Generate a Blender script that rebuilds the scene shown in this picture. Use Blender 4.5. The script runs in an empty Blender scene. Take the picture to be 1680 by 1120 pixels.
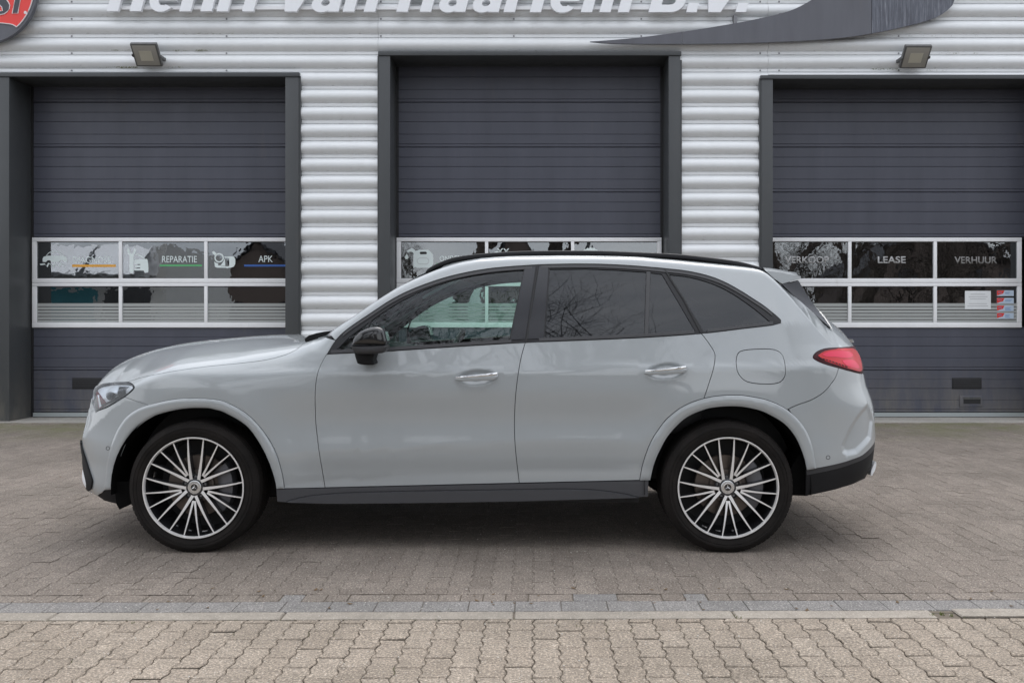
import bpy, bmesh, math, random
import numpy as np
from mathutils import Vector, Matrix, geometry
R = math.radians
random.seed(7)

# ------------------------------------------------------------------ camera
F = 1540.0            # focal length in pixels of the 1680 px wide photograph
PX0, PY0, H = 875.0, 527.0, 1.25
sc = bpy.context.scene
cam_d = bpy.data.cameras.new('camera')
cam_d.sensor_width = 36.0
cam_d.lens = 36.0 * F / 1680.0
cam_d.shift_x = (840 - PX0) / 1680.0
cam_d.shift_y = (PY0 - 560) / 1680.0
cam_d.clip_start, cam_d.clip_end = 0.05, 900
cam = bpy.data.objects.new('camera', cam_d)
sc.collection.objects.link(cam)
cam.location = (0, 0, H)
cam.rotation_euler = (R(90), 0, 0)
sc.camera = cam

# ------------------------------------------------------------------ sky, sun, exposure
SUN_ELEV, SUN_AZ = R(60), R(20)      # azimuth measured clockwise from +Y
w = bpy.data.worlds.new("World"); sc.world = w; w.use_nodes = True
nt = w.node_tree; N = nt.nodes; L = nt.links
bg = N['Background']
sky = N.new('ShaderNodeTexSky'); sky.sky_type = 'NISHITA'; sky.sun_disc = False
sky.sun_elevation = SUN_ELEV; sky.sun_rotation = SUN_AZ
sky.dust_density = 2.0; sky.air_density = 1.0
tc = N.new('ShaderNodeTexCoord')
mp = N.new('ShaderNodeMapping'); mp.inputs['Scale'].default_value = (1, 1, 3.2)
nz = N.new('ShaderNodeTexNoise'); nz.inputs['Scale'].default_value = 2.1; nz.inputs['Detail'].default_value = 6
nz.inputs['Roughness'].default_value = 0.55
cr = N.new('ShaderNodeValToRGB')
cr.color_ramp.elements[0].position = 0.32; cr.color_ramp.elements[0].color = (5.2, 5.5, 6.1, 1)
cr.color_ramp.elements[1].position = 0.72; cr.color_ramp.elements[1].color = (10.2, 10.3, 10.5, 1)
mx = N.new('ShaderNodeMixRGB'); mx.inputs[0].default_value = 0.85
L.new(tc.outputs['Generated'], mp.inputs['Vector']); L.new(mp.outputs[0], nz.inputs['Vector'])
L.new(nz.outputs['Fac'], cr.inputs[0]); L.new(sky.outputs[0], mx.inputs[1]); L.new(cr.outputs[0], mx.inputs[2])
# overcast luminance: the zenith brighter than the horizon
sp = N.new('ShaderNodeSeparateXYZ'); L.new(tc.outputs['Generated'], sp.inputs[0])
mr = N.new('ShaderNodeMapRange'); mr.inputs['From Min'].default_value = 0; mr.inputs['From Max'].default_value = 1
mr.inputs['To Min'].default_value = .84; mr.inputs['To Max'].default_value = 1.5; L.new(sp.outputs['Z'], mr.inputs[0])
ml = N.new('ShaderNodeMixRGB'); ml.blend_type = 'MULTIPLY'; ml.inputs[0].default_value = 1
L.new(mx.outputs[0], ml.inputs[1]); L.new(mr.outputs[0], ml.inputs[2]); L.new(ml.outputs[0], bg.inputs[0]); bg.inputs['Strength'].default_value = 0.105
sun_d = bpy.data.lights.new('sun', 'SUN'); sun_d.energy = 0.6; sun_d.angle = R(40); sun_d.color = (1, 0.965, 0.91)
sun = bpy.data.objects.new('sun', sun_d); sc.collection.objects.link(sun)
sd = Vector((math.sin(SUN_AZ) * math.cos(SUN_ELEV), math.cos(SUN_AZ) * math.cos(SUN_ELEV), math.sin(SUN_ELEV)))
sun.rotation_euler = sd.to_track_quat('Z', 'Y').to_euler()
vs = sc.view_settings
vs.view_transform = 'Standard'; vs.look = 'None'; vs.gamma = 1; vs.exposure = 0.80
vs.use_curve_mapping = False

# ------------------------------------------------------------------ helpers
C = sc.collection
def P(px, py, Y):
    return Vector(((px - PX0) / F * Y, Y, H - (py - PY0) / F * Y))
def X_(px, Y): return (px - PX0) / F * Y
def Z_(py, Y): return H - (py - PY0) / F * Y
def link(o, parent=None):
    C.objects.link(o)
    if parent: o.parent = parent
    return o
def tag(o, label=None, cat=None, group=None, kind=None):
    if label: o['label'] = label
    if cat: o['category'] = cat
    if group: o['group'] = group
    if kind: o['kind'] = kind
    return o
def empty(name, loc=(0, 0, 0)):
    o = bpy.data.objects.new(name, None); o.location = loc; o.empty_display_size = .1
    return link(o)
def mesh_obj(name, verts, faces, m, parent=None, smooth=False, mats=None, fm=None):
    me = bpy.data.meshes.new(name)
    me.from_pydata([tuple(v) for v in verts], [], [tuple(f) for f in faces])
    for q in (mats or [m]): me.materials.append(q)
    if fm is not None: me.polygons.foreach_set('material_index', fm)
    if smooth: me.polygons.foreach_set('use_smooth', [True] * len(me.polygons))
    me.update()
    return link(bpy.data.objects.new(name, me), parent)
def bm_obj(name, bm, m, parent=None, smooth=False, sharp=None):
    me = bpy.data.meshes.new(name)
    bmesh.ops.recalc_face_normals(bm, faces=bm.faces)
    bm.to_mesh(me); bm.free()
    me.materials.append(m)
    if smooth: me.polygons.foreach_set('use_smooth', [True] * len(me.polygons))
    if sharp is not None:
        me.polygons.foreach_set('use_smooth', [True] * len(me.polygons)); me.set_sharp_from_angle(angle=R(sharp))
    return link(bpy.data.objects.new(name, me), parent)
class MB:
    def __init__(s): s.v = []; s.f = []
    def add(s, v, f):
        n = len(s.v); s.v += [tuple(p) for p in v]; s.f += [tuple(i + n for i in q) for q in f]
    def box(s, x0, x1, y0, y1, z0, z1):
        s.add([(x0,y0,z0),(x1,y0,z0),(x1,y1,z0),(x0,y1,z0),(x0,y0,z1),(x1,y0,z1),(x1,y1,z1),(x0,y1,z1)],
              [(0,3,2,1),(4,5,6,7),(0,1,5,4),(1,2,6,5),(2,3,7,6),(3,0,4,7)])
    def obj(s, name, m, parent=None, bevel=0, smooth=False, sharp=None):
        bm = bmesh.new(); vs = [bm.verts.new(p) for p in s.v]
        for f in s.f:
            try: bm.faces.new([vs[i] for i in f])
            except ValueError: pass
        if bevel:
            bmesh.ops.recalc_face_normals(bm, faces=bm.faces)
            bmesh.ops.bevel(bm, geom=bm.edges[:], offset=bevel, segments=2, affect='EDGES', profile=.6)
        return bm_obj(name, bm, m, parent, smooth, sharp)
def box(name, x0, x1, y0, y1, z0, z1, m, parent=None, bevel=0):
    b = MB(); b.box(x0, x1, y0, y1, z0, z1)
    return b.obj(name, m, parent, bevel, sharp=30 if bevel else None)
def lathe(prof, n, axis='y', centre=(0, 0, 0)):
    """prof: (radius, y)"""
    v = []; f = []
    for (r, y) in prof:
        for k in range(n):
            t = 2 * math.pi * k / n
            v.append((centre[0] + r * math.cos(t), centre[1] + y, centre[2] + r * math.sin(t)))
    for i in range(len(prof) - 1):
        for k in range(n):
            k2 = (k + 1) % n
            f.append((i*n+k, i*n+k2, (i+1)*n+k2, (i+1)*n+k))
    return v, f
def tube(pts, rad, n=8, closed=False, cap=True):
    v = []; f = []; m = len(pts)
    pts = [Vector(p) for p in pts]
    for i, p in enumerate(pts):
        if closed: d = pts[(i+1) % m] - pts[i-1]
        else: d = pts[min(i+1, m-1)] - pts[max(i-1, 0)]
        d.normalize()
        up = Vector((0, 0, 1)) if abs(d.z) < .9 else Vector((1, 0, 0))
        a = d.cross(up).normalized(); b = a.cross(d)
        r = rad[i] if isinstance(rad, (list, tuple)) else rad
        for k in range(n):
            t = 2 * math.pi * k / n
            v.append(p + a * (r * math.cos(t)) + b * (r * math.sin(t)))
    for i in range(m if closed else m - 1):
        j = (i + 1) % m
        for k in range(n):
            k2 = (k + 1) % n
            f.append((i*n+k, i*n+k2, j*n+k2, j*n+k))
    if cap and not closed:
        f.append(tuple(range(n))[::-1]); f.append(tuple((m-1)*n + k for k in range(n)))
    return v, f
def prism(poly, depth, frame):
    """poly: 2D points; frame(u, v, d) -> 3D; front at d=0, back at d=depth."""
    n = len(poly)
    v = [frame(u, w_, 0) for u, w_ in poly] + [frame(u, w_, depth) for u, w_ in poly]
    tri = geometry.tessellate_polygon([[Vector((u, w_, 0)) for u, w_ in poly]])
    f = [tuple(t) for t in tri] + [tuple(i + n for i in reversed(t)) for t in tri]
    f += [(i, (i+1) % n, (i+1) % n + n, i + n) for i in range(n)]
    return v, f

# ------------------------------------------------------------------ materials
def mat(name, col=(.5, .5, .5), rough=.5, metal=0, **k):
    m = bpy.data.materials.new(name); m.use_nodes = True
    b = m.node_tree.nodes['Principled BSDF']
    b.inputs['Base Color'].default_value = (*col, 1); b.inputs['Roughness'].default_value = rough
    b.inputs['Metallic'].default_value = metal
    for a, v in k.items(): b.inputs[a.replace('_', ' ')].default_value = v
    return m
def NB(m):
    nt = m.node_tree; return nt, nt.nodes, nt.links, nt.nodes['Principled BSDF']
def noise(nt, scale, detail=4, rough=.55, stretch=None, coord='Object'):
    tc = nt.nodes.new('ShaderNodeTexCoord'); n = nt.nodes.new('ShaderNodeTexNoise')
    n.inputs['Scale'].default_value = scale; n.inputs['Detail'].default_value = detail; n.inputs['Roughness'].default_value = rough
    if stretch:
        mp = nt.nodes.new('ShaderNodeMapping'); mp.inputs['Scale'].default_value = stretch
        nt.links.new(tc.outputs[coord], mp.inputs[0]); nt.links.new(mp.outputs[0], n.inputs['Vector'])
    else: nt.links.new(tc.outputs[coord], n.inputs['Vector'])
    return n
def ramp(nt, src, stops):
    r = nt.nodes.new('ShaderNodeValToRGB'); e = r.color_ramp.elements
    while len(e) < len(stops): e.new(.5)
    for q, (p, c) in zip(e, stops):
        q.position = p; q.color = (c, c, c, 1) if isinstance(c, (int, float)) else (*c, 1)
    nt.links.new(src, r.inputs[0]); return r
def mixc(nt, fac, a, b, mode='MIX'):
    m = nt.nodes.new('ShaderNodeMixRGB'); m.blend_type = mode
    for i, q in enumerate((fac, a, b)):
        if isinstance(q, (int, float)): m.inputs[i].default_value = q
        elif isinstance(q, tuple): m.inputs[i].default_value = (*q, 1)
        else: nt.links.new(q, m.inputs[i])
    return m.outputs[0]
def bump(nt, b, h, strength=.3, dist=.01):
    n = nt.nodes.new('ShaderNodeBump'); n.inputs['Strength'].default_value = strength; n.inputs['Distance'].default_value = dist
    nt.links.new(h, n.inputs['Height']); nt.links.new(n.outputs[0], b.inputs['Normal'])

def paver_mat(name, base, base2, island, speck=.5, moss=False):
    m = mat(name, base, .9); nt, N, L, b = NB(m)
    if island:
        g = N.new('ShaderNodeNewGeometry'); rnd = g.outputs['Random Per Island']
    else:
        g = N.new('ShaderNodeObjectInfo'); rnd = g.outputs['Random']
    geo = N.new('ShaderNodeNewGeometry')
    def wn(scale, det, ro=.6):
        n = N.new('ShaderNodeTexNoise'); n.inputs['Scale'].default_value = scale; n.inputs['Detail'].default_value = det
        n.inputs['Roughness'].default_value = ro; L.new(geo.outputs['Position'], n.inputs['Vector']); return n
    big = wn(1.1, 5); fine = wn(105, 4, .85); mid = wn(16, 5, .7)
    c = mixc(nt, ramp(nt, rnd, [(0, 0), (1, 1)]).outputs[0], base, base2)
    c = mixc(nt, .75, c, ramp(nt, big.outputs['Fac'], [(.3, (.72, .71, .69)), (.7, (1.14, 1.12, 1.11))]).outputs[0], 'MULTIPLY')
    c = mixc(nt, .8, c, ramp(nt, mid.outputs['Fac'], [(.3, .78), (.7, 1.16)]).outputs[0], 'MULTIPLY')
    c = mixc(nt, speck, c, ramp(nt, fine.outputs['Fac'], [(.34, .22), (.45, .78), (.55, 1.12), (.64, 2.4)]).outputs[0], 'MULTIPLY')
    vo = N.new('ShaderNodeTexVoronoi'); vo.inputs['Scale'].default_value = 75; L.new(geo.outputs['Position'], vo.inputs['Vector'])
    st = ramp(nt, vo.outputs['Distance'], [(.0, 1), (.16, 1), (.24, 0)])
    vc = N.new('ShaderNodeSeparateColor'); L.new(vo.outputs['Color'], vc.inputs[0])
    sel = ramp(nt, vc.outputs[0], [(.72, 0), (.78, 1)])
    c = mixc(nt, mixc(nt, 1.0, st.outputs[0], sel.outputs[0], 'MULTIPLY'), c, (.46, .42, .37))
    if moss:
        sep = N.new('ShaderNodeSeparateXYZ'); L.new(geo.outputs['Position'], sep.inputs[0])
        yy = N.new('ShaderNodeMapRange'); yy.inputs['From Min'].default_value = 9.6; yy.inputs['From Max'].default_value = 11.4
        L.new(sep.outputs['Y'], yy.inputs[0])
        mn = wn(1.6, 6, .7)
        f = mixc(nt, 1, yy.outputs[0], ramp(nt, mn.outputs['Fac'], [(.38, 0), (.62, 1)]).outputs[0], 'MULTIPLY')
        f = mixc(nt, 1, f, (.9, .9, .9), 'MULTIPLY')
        c = mixc(nt, f, c, (.13, .135, .055))
    L.new(c, b.inputs['Base Color'])
    bump(nt, b, fine.outputs['Fac'], .7, .003)
    return m
M = {}
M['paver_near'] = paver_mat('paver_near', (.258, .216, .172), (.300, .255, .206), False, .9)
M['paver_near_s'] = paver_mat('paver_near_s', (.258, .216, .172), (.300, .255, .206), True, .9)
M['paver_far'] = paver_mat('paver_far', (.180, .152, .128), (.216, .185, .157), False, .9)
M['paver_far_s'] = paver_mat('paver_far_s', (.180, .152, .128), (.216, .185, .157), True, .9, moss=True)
M['paver_blue'] = paver_mat('paver_blue', (.19, .182, .175), (.225, .215, .206), False, .8)
M['kerb'] = paver_mat('kerb', (.30, .27, .23), (.34, .305, .262), False, .3)
M['slab'] = paver_mat('slab', (.34, .33, .30), (.38, .36, .33), False, .3)
m = M['sand'] = mat('joint_sand', (.05, .045, .036), .95)
nt, N_, L_, b = NB(m); geo = N_.new('ShaderNodeNewGeometry'); n = N_.new('ShaderNodeTexNoise'); n.inputs['Scale'].default_value = 3
L_.new(geo.outputs['Position'], n.inputs['Vector']); n.inputs['Detail'].default_value = 8
L_.new(ramp(nt, n.outputs['Fac'], [(.3, (.10, .082, .062)), (.60, (.15, .125, .096)), (.70, (.12, .13, .055))]).outputs[0], b.inputs['Base Color'])
m = M['asphalt'] = mat('asphalt', (.06, .06, .06), .9)
nt, N_, L_, b = NB(m); n = noise(nt, 60, 4); L_.new(ramp(nt, n.outputs['Fac'], [(.3, .035), (.7, .1)]).outputs[0], b.inputs['Base Color'])

def metal_paint(name, col, rough, spec=.5, var=.06, scale=1.5, streak=True, **k):
    m = mat(name, col, rough, **k); nt, N_, L_, b = NB(m)
    n = noise(nt, scale, 6, .6, (3, 1, .5) if streak else None)
    L_.new(mixc(nt, 1, col, ramp(nt, n.outputs['Fac'], [(.3, 1 - var), (.7, 1 + var)]).outputs[0], 'MULTIPLY'), b.inputs['Base Color'])
    gg = N_.new('ShaderNodeNewGeometry'); sp_ = N_.new('ShaderNodeSeparateXYZ'); L_.new(gg.outputs['Position'], sp_.inputs[0])
    lo = N_.new('ShaderNodeMapRange'); lo.inputs['From Min'].default_value = .75; lo.inputs['From Max'].default_value = .0; lo.inputs['To Max'].default_value = .8; L_.new(sp_.outputs['Z'], lo.inputs[0])
    nd = N_.new('ShaderNodeTexNoise'); nd.inputs['Scale'].default_value = 3.5; nd.inputs['Detail'].default_value = 9; nd.inputs['Roughness'].default_value = .7
    mpd = N_.new('ShaderNodeMapping'); mpd.inputs['Scale'].default_value = (1.6, 1, .45); L_.new(gg.outputs['Position'], mpd.inputs[0]); L_.new(mpd.outputs[0], nd.inputs['Vector'])
    f1 = mixc(nt, 1, lo.outputs[0], ramp(nt, nd.outputs['Fac'], [(.38, 0), (.7, 1)]).outputs[0], 'MULTIPLY')
    f2 = mixc(nt, 1, f1, ramp(nt, nd.outputs['Fac'], [(.60, 0), (.80, .22)]).outputs[0], 'ADD')
    prev = b.inputs['Base Color'].links[0].from_socket
    L_.new(mixc(nt, f2, prev, (.17, .155, .13)), b.inputs['Base Color'])
    nb_ = N_.new('ShaderNodeTexNoise'); nb_.inputs['Scale'].default_value = 1.3; L_.new(mpd.outputs[0], nb_.inputs['Vector']); bump(nt, b, nb_.outputs['Fac'], .35, .02)
    n2 = noise(nt, 7, 5); r = N_.new('ShaderNodeMapRange'); r.inputs['To Min'].default_value = rough - .08; r.inputs['To Max'].default_value = rough + .1
    L_.new(n2.outputs['Fac'], r.inputs[0]); L_.new(r.outputs[0], b.inputs['Roughness'])
    return m
M['door'] = metal_paint('door_panel_paint', (.066, .070, .092), .42, var=.10)
M['post'] = metal_paint('frame_paint', (.056, .060, .063), .4)
M['white_frame'] = metal_paint('window_frame_paint', (.84, .845, .855), .45, var=.03)
M['seal'] = mat('door_seal', (.33, .36, .36), .6)
M['rubber'] = mat('rubber', (.012, .012, .013), .6)
M['dark'] = mat('dark_interior', (.012, .012, .013), .9)
# cladding with dirt and moss below each rib
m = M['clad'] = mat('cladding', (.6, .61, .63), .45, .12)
nt, N_, L_, b = NB(m)
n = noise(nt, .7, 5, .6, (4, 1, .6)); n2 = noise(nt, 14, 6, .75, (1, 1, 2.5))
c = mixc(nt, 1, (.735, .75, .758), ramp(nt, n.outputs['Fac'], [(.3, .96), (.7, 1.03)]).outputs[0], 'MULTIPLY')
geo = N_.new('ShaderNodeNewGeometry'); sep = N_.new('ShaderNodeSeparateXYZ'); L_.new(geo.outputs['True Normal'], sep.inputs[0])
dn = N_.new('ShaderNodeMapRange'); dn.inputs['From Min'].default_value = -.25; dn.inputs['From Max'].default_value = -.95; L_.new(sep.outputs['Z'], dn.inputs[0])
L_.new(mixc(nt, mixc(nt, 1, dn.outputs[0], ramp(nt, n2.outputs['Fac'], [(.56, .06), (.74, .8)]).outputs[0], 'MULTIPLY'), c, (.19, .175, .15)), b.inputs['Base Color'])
n3 = noise(nt, 2.2, 4, .6, (1, 1, .4)); bump(nt, b, n3.outputs['Fac'], .08, .02)
M['letter'] = mat('letter_white', (.86, .875, .90), .35)
M['swoosh'] = metal_paint('sign_grey', (.105, .108, .125), .45, var=.1, scale=2.2)
m = M['swoosh_worn'] = mat('sign_worn_film', (.12, .125, .15), .5)
nt, N_, L_, b = NB(m); n = noise(nt, 5, 7, .75, (7, 1, .5))
L_.new(ramp(nt, n.outputs['Fac'], [(.42, (.075, .08, .10)), (.56, (.13, .14, .17)), (.66, (.24, .25, .28))]).outputs[0], b.inputs['Base Color'])
M['sign_red'] = mat('sign_red', (.80, .05, .04), .4)
M['sign_dark'] = mat('sign_dark', (.055, .056, .07), .4)
M['sign_white'] = mat('sign_white', (.75, .70, .70), .4)
M['film'] = mat('frosted_film', (.36, .375, .365), .6)
M['decal'] = mat('decal_white', (.72, .80, .79), .6)
M['decal2'] = mat('decal_grey', (.42, .42, .42), .6)
M['decal3'] = mat('decal_faded', (.24, .235, .23), .6)
M['orange'] = mat('decal_orange', (.75, .36, .04), .5)
M['green'] = mat('decal_green', (.10, .42, .16), .5)
M['blue'] = mat('decal_blue', (.03, .11, .38), .5)
M['paper'] = mat('paper', (.74, .76, .77), .7)
M['ink'] = mat('ink', (.40, .41, .42), .7)
M['st_red'] = mat('sticker_red', (.70, .045, .03), .5)
M['st_blue'] = mat('sticker_blue', (.52, .62, .74), .5)
M['st_ink'] = mat('sticker_ink', (.16, .30, .55), .5)
M['moss'] = mat('moss', (.12, .13, .04), .95)
def glass(name, tint, alpha_dark, rough=0.0, wav=0.0, wscale=6, fk=1.6, fb=.06):
    """window glass: fresnel mirror over a tinted see-through sheet"""
    m = bpy.data.materials.new(name); m.use_nodes = True; nt = m.node_tree; N = nt.nodes; L = nt.links
    out = N['Material Output']; N.remove(N['Principled BSDF'])
    t = N.new('ShaderNodeBsdfTransparent'); t.inputs[0].default_value = (*tint, 1)
    g = N.new('ShaderNodeBsdfGlossy'); g.inputs['Roughness'].default_value = rough; g.inputs[0].default_value = (.95, .97, 1, 1)
    d = N.new('ShaderNodeBsdfDiffuse'); d.inputs[0].default_value = (.012, .013, .015, 1)
    fr = N.new('ShaderNodeFresnel'); fr.inputs[0].default_value = 1.55
    a = N.new('ShaderNodeMath'); a.operation = 'MULTIPLY_ADD'; a.inputs[1].default_value = fk; a.inputs[2].default_value = fb; a.use_clamp = True
    L.new(fr.outputs[0], a.inputs[0])
    m1 = N.new('ShaderNodeMixShader'); m1.inputs[0].default_value = alpha_dark; L.new(t.outputs[0], m1.inputs[1]); L.new(d.outputs[0], m1.inputs[2])
    m2 = N.new('ShaderNodeMixShader'); L.new(a.outputs[0], m2.inputs[0]); L.new(m1.outputs[0], m2.inputs[1]); L.new(g.outputs[0], m2.inputs[2])
    L.new(m2.outputs[0], out.inputs[0])
    if wav:
        n = noise(nt, wscale, 3, .5); bp = N.new('ShaderNodeBump'); bp.inputs['Strength'].default_value = 1; bp.inputs['Distance'].default_value = wav
        L.new(n.outputs['Fac'], bp.inputs['Height']); L.new(bp.outputs[0], g.inputs['Normal']); L.new(bp.outputs[0], fr.inputs['Normal'])
    return m
M['pane'] = glass('door_pane_glass', (.55, .58, .57), .1, 0, .0011, 3.2, 1.7, .15)
M['glass_clear'] = glass('side_window_glass', (.70, .88, .81), .0, 0, .0006, 6, 1.0, .0)
M['glass_dark'] = glass('privacy_glass', (.16, .17, .19), .6, 0, 0, 6, 1.0, .0)
# car
m = M['paint'] = mat('grey_car_paint', (.345, .37, .382), .32, 0, Coat_Weight=1.0, Coat_Roughness=.02, Coat_IOR=1.6)
M['paint_b'] = M['paint']
M['gloss_black'] = mat('gloss_black_trim', (.012, .012, .013), .12, 0, Coat_Weight=.6, Coat_Roughness=.05)
M['trim'] = mat('window_trim_black', (.018, .018, .020), .38, 0, Specular_IOR_Level=.35)
M['pillar'] = mat('pillar_black', (.020, .021, .026), .12)
M['belt'] = mat('belt_trim_grey', (.050, .050, .053), .34, 0, Specular_IOR_Level=.4)
M['skirt'] = mat('skirt_plastic', (.062, .064, .071), .45)
M['skirt_line'] = mat('skirt_line', (.02, .02, .022), .5)
M['plastic'] = mat('black_plastic', (.011, .011, .012), .65, 0, Specular_IOR_Level=.2)
M['liner'] = mat('wheel_well_liner', (.008, .008, .008), 1.0, 0, Specular_IOR_Level=0.0)
M['plastic2'] = mat('dark_grey_plastic', (.038, .038, .041), .5, 0, Specular_IOR_Level=.35)
m = M['tyre'] = mat('tyre_rubber', (.022, .019, .018), .85, 0, Specular_IOR_Level=.2)
nt, N_, L_, b = NB(m); n = noise(nt, 9, 5); L_.new(ramp(nt, n.outputs['Fac'], [(.3, (.009, .008, .0075)), (.7, (.019, .016, .0145))]).outputs[0], b.inputs['Base Color'])
M['alloy'] = mat('machined_alloy', (.80, .785, .77), .33, .40)
M['rim_dark'] = mat('rim_black_paint', (.022, .022, .024), .25, 0, Coat_Weight=.5)
M['disc'] = mat('brake_disc_steel', (.17, .14, .12), .45, .6)
M['caliper'] = mat('brake_caliper', (.14, .14, .15), .45, .4)
M['chrome'] = mat('chrome', (.82, .83, .84), .12, 1)
M['satin'] = mat('satin_chrome', (.62, .63, .64), .25, .9)
M['lamp_glass'] = glass('lamp_glass', (.93, .95, .97), 0, 0, 0, 6, 1.0, 0)
M['lamp_in'] = mat('lamp_reflector', (.90, .92, .94), .25, .1)
M['lamp_dark'] = mat('lamp_dark', (.02, .02, .022), .4)
M['lamp_red'] = mat('lamp_red_reflector', (.14, .006, .012), .5)
m = M['tail'] = mat('tail_light_red', (.50, .0015, .008), .3, 0, Coat_Weight=.15, Coat_Roughness=.03)
nt, N_, L_, b = NB(m)
M['tail_pink'] = mat('tail_light_pink', (.68, .008, .06), .3, 0, Coat_Weight=.15)
M['tail_dark'] = mat('tail_light_edge', (.04, .003, .006), .4, 0, Specular_IOR_Level=.3)
M['lens'] = mat('flood_lens', (.33, .32, .29), .25, 0, Coat_Weight=.5)
M['lens_in'] = mat('flood_lens_inner', (.50, .48, .40), .3)
M['lamp_house'] = metal_paint('flood_housing', (.10, .10, .098), .5, var=.15, scale=8)
M['cabin'] = mat('cabin_trim', (.035, .036, .038), .7)
M['leather'] = mat('seat_leather', (.05, .05, .052), .5)
M['steel'] = mat('screw_steel', (.2, .2, .21), .4, .6)
m = M['bark'] = mat('bark', (.07, .055, .045), .9)
M['brick'] = mat('reflected_brick', (.10, .078, .068), .9)
M['roof_dark'] = mat('roof_tiles', (.035, .035, .04), .8)
M['house_white'] = mat('house_render', (.55, .55, .53), .8)
M['teal'] = mat('teal_panel', (.05, .24, .28), .6)

# ------------------------------------------------------------------ the setting: building
YF, YW, YD = 11.67, 11.74, 12.18
bld = empty('garage_building', (0, YF, 0))
tag(bld, 'silver corrugated garage building with three dark sectional doors behind the car', 'building')
def bchild(o):
    o.parent = bld; o.matrix_parent_inverse = Matrix.Translation((0, -YF, 0)); return o
PITCH = 28.15 / F * YW
ZFLAT = H - (113.6 - PY0) / F * YW
def clad_profile(z0, z1):
    pts = []
    k0 = int(math.floor((z0 - ZFLAT) / PITCH)) - 1
    k1 = int(math.ceil((z1 - ZFLAT) / PITCH)) + 1
    for k in range(k0, k1 + 1):
        zt = ZFLAT + k * PITCH            # top of flat band
        fl = PITCH * .185
        # from bottom of this period upward: bulge then flat
        zb = zt - PITCH
        hb = PITCH - fl
        for t, y in ((.0, 0), (.03, -.010), (.10, -.024), (.20, -.037), (.29, -.046), (.36, -.0515), (.43, -.0545), (.52, -.0555), (.62, -.0535), (.71, -.0485), (.79, -.041), (.86, -.032), (.92, -.021), (.965, -.011), (1, 0)):
            pts.append((zb + .004 + (hb - .008) * t, y * .86))
        pts.append((zb + hb + .001, .006)); pts.append((zb + hb + .004, .006)); pts.append((zb + hb + .0055, -.004)); pts.append((zt - .003, -.004))
    zz_ = [p[0] for p in pts]; yy_ = [p[1] for p in pts]
    return [(z0, float(np.interp(z0, zz_, yy_)))] + [p for p in pts if z0 < p[0] < z1] + [(z1, float(np.interp(z1, zz_, yy_)))]
def sheet(x0, x1, z0, z1):
    pr = clad_profile(z0, z1); b = MB()
    nx = max(2, int((x1 - x0) / .5) + 1)
    rng = random.Random(int(x0 * 100))
    v = []; f = []
    for i in range(nx):
        x = x0 + (x1 - x0) * i / (nx - 1)
        for (z, y) in pr:
            v.append((x, YW + .0 + y, z))
    n = len(pr)
    for i in range(nx - 1):
        for j in range(n - 1):
            f.append((i*n+j, (i+1)*n+j, (i+1)*n+j+1, i*n+j+1))
    m0 = len(v)
    # back edge so the sheet has thickness
    for xx, base in ((x0, 0), (x1, (nx-1)*n)):
        s = len(v)
        for (z, y) in pr: v.append((xx, YW + .07, z))
        for j in range(n - 1): f.append((base+j, base+j+1, s+j+1, s+j))
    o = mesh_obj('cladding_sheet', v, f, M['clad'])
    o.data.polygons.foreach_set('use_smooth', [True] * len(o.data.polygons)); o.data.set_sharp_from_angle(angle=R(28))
    return bchild(o)
ZA, ZB = Z_(119, YF), Z_(84.5, YF)       # underside of the wall above side and middle doors
XS1, XS2 = X_(621, YW), X_(1259, YW)
XL0, XL1 = X_(15, YF), X_(468, YF)
XM0, XM1 = X_(640, YF), X_(1097, YF)
XR0, XR1 = X_(1268, YF), X_(1268, YF) + 3.47
postL0, postL1 = X_(-14, YF), X_(490, YF)
postM0, postM1 = X_(622, YF), X_(1116, YF)
postR0, postR1 = X_(1249, YF), XR1 + .14
sheet(-12, -11.2 + 2, ZA, 7.2); sheet(-9.2 + .003, XS1 - .0015, ZA, 7.2)
sheet(XS1 + .0015, XS2 - .0015, ZB, 7.2)
sheet(XS2 + .0015, XS2 + 4.8, ZA - .02, 7.2); sheet(XS2 + 4.803, 12, ZA - .02, 7.2)
sheet(-12, postL0, 0, ZA); sheet(postL1, XS1 - .0015, 0, ZA); sheet(postM1, XS2 - .0015, 0, ZB)
sheet(postR1, 12, 0, ZA)
# structure behind the cladding
for nm, x0, x1, z0, z1 in (('inner_wall', -12, XL0 - .05, 0, ZA), ('inner_wall', XL1 + .05, XM0 - .05, 0, ZA), ('inner_wall', XM1 + .05, XR0 - .05, 0, ZA), ('inner_wall', XR1 + .05, 12, 0, ZA),
                           ('inner_wall', -12, XM0 - .05, ZA + .05, 7.1), ('inner_wall', XM1 + .05, 12, ZA + .05, 7.1), ('inner_wall', XM0 - .049, XM1 + .049, ZB + .05, 7.1)):
    bchild(box(nm, x0, x1, YW + .071, YW + .35, z0, z1, M['dark']))
bchild(box('roof', -12, 12, YW + .07, 26, 7.1, 7.2, M['post']))
bchild(box('back_wall', -12, 12, 25.9, 26, 0, 7.1, M['clad']))
for sx in (-12, 11.9): bchild(box('side_wall', sx, sx + .1, YW + .36, 25.88, 0, 7.09, M['clad']))
# screws on the flat bands
b = MB()
for px in (118, 372, 625, 843, 1052, 1247, 1278, 1474):
    for k in range(-2, 8):
        z = ZFLAT + k * PITCH - PITCH * .09
        if z < (4.66 if 600 < px < 1120 else 4.35): continue
        x = X_(px, YW); b.box(x - .009, x + .009, YW - .010, YW - .003, z - .009, z + .009)
o = bchild(b.obj('screw', M['steel'])); o['kind'] = 'stuff'
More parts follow.
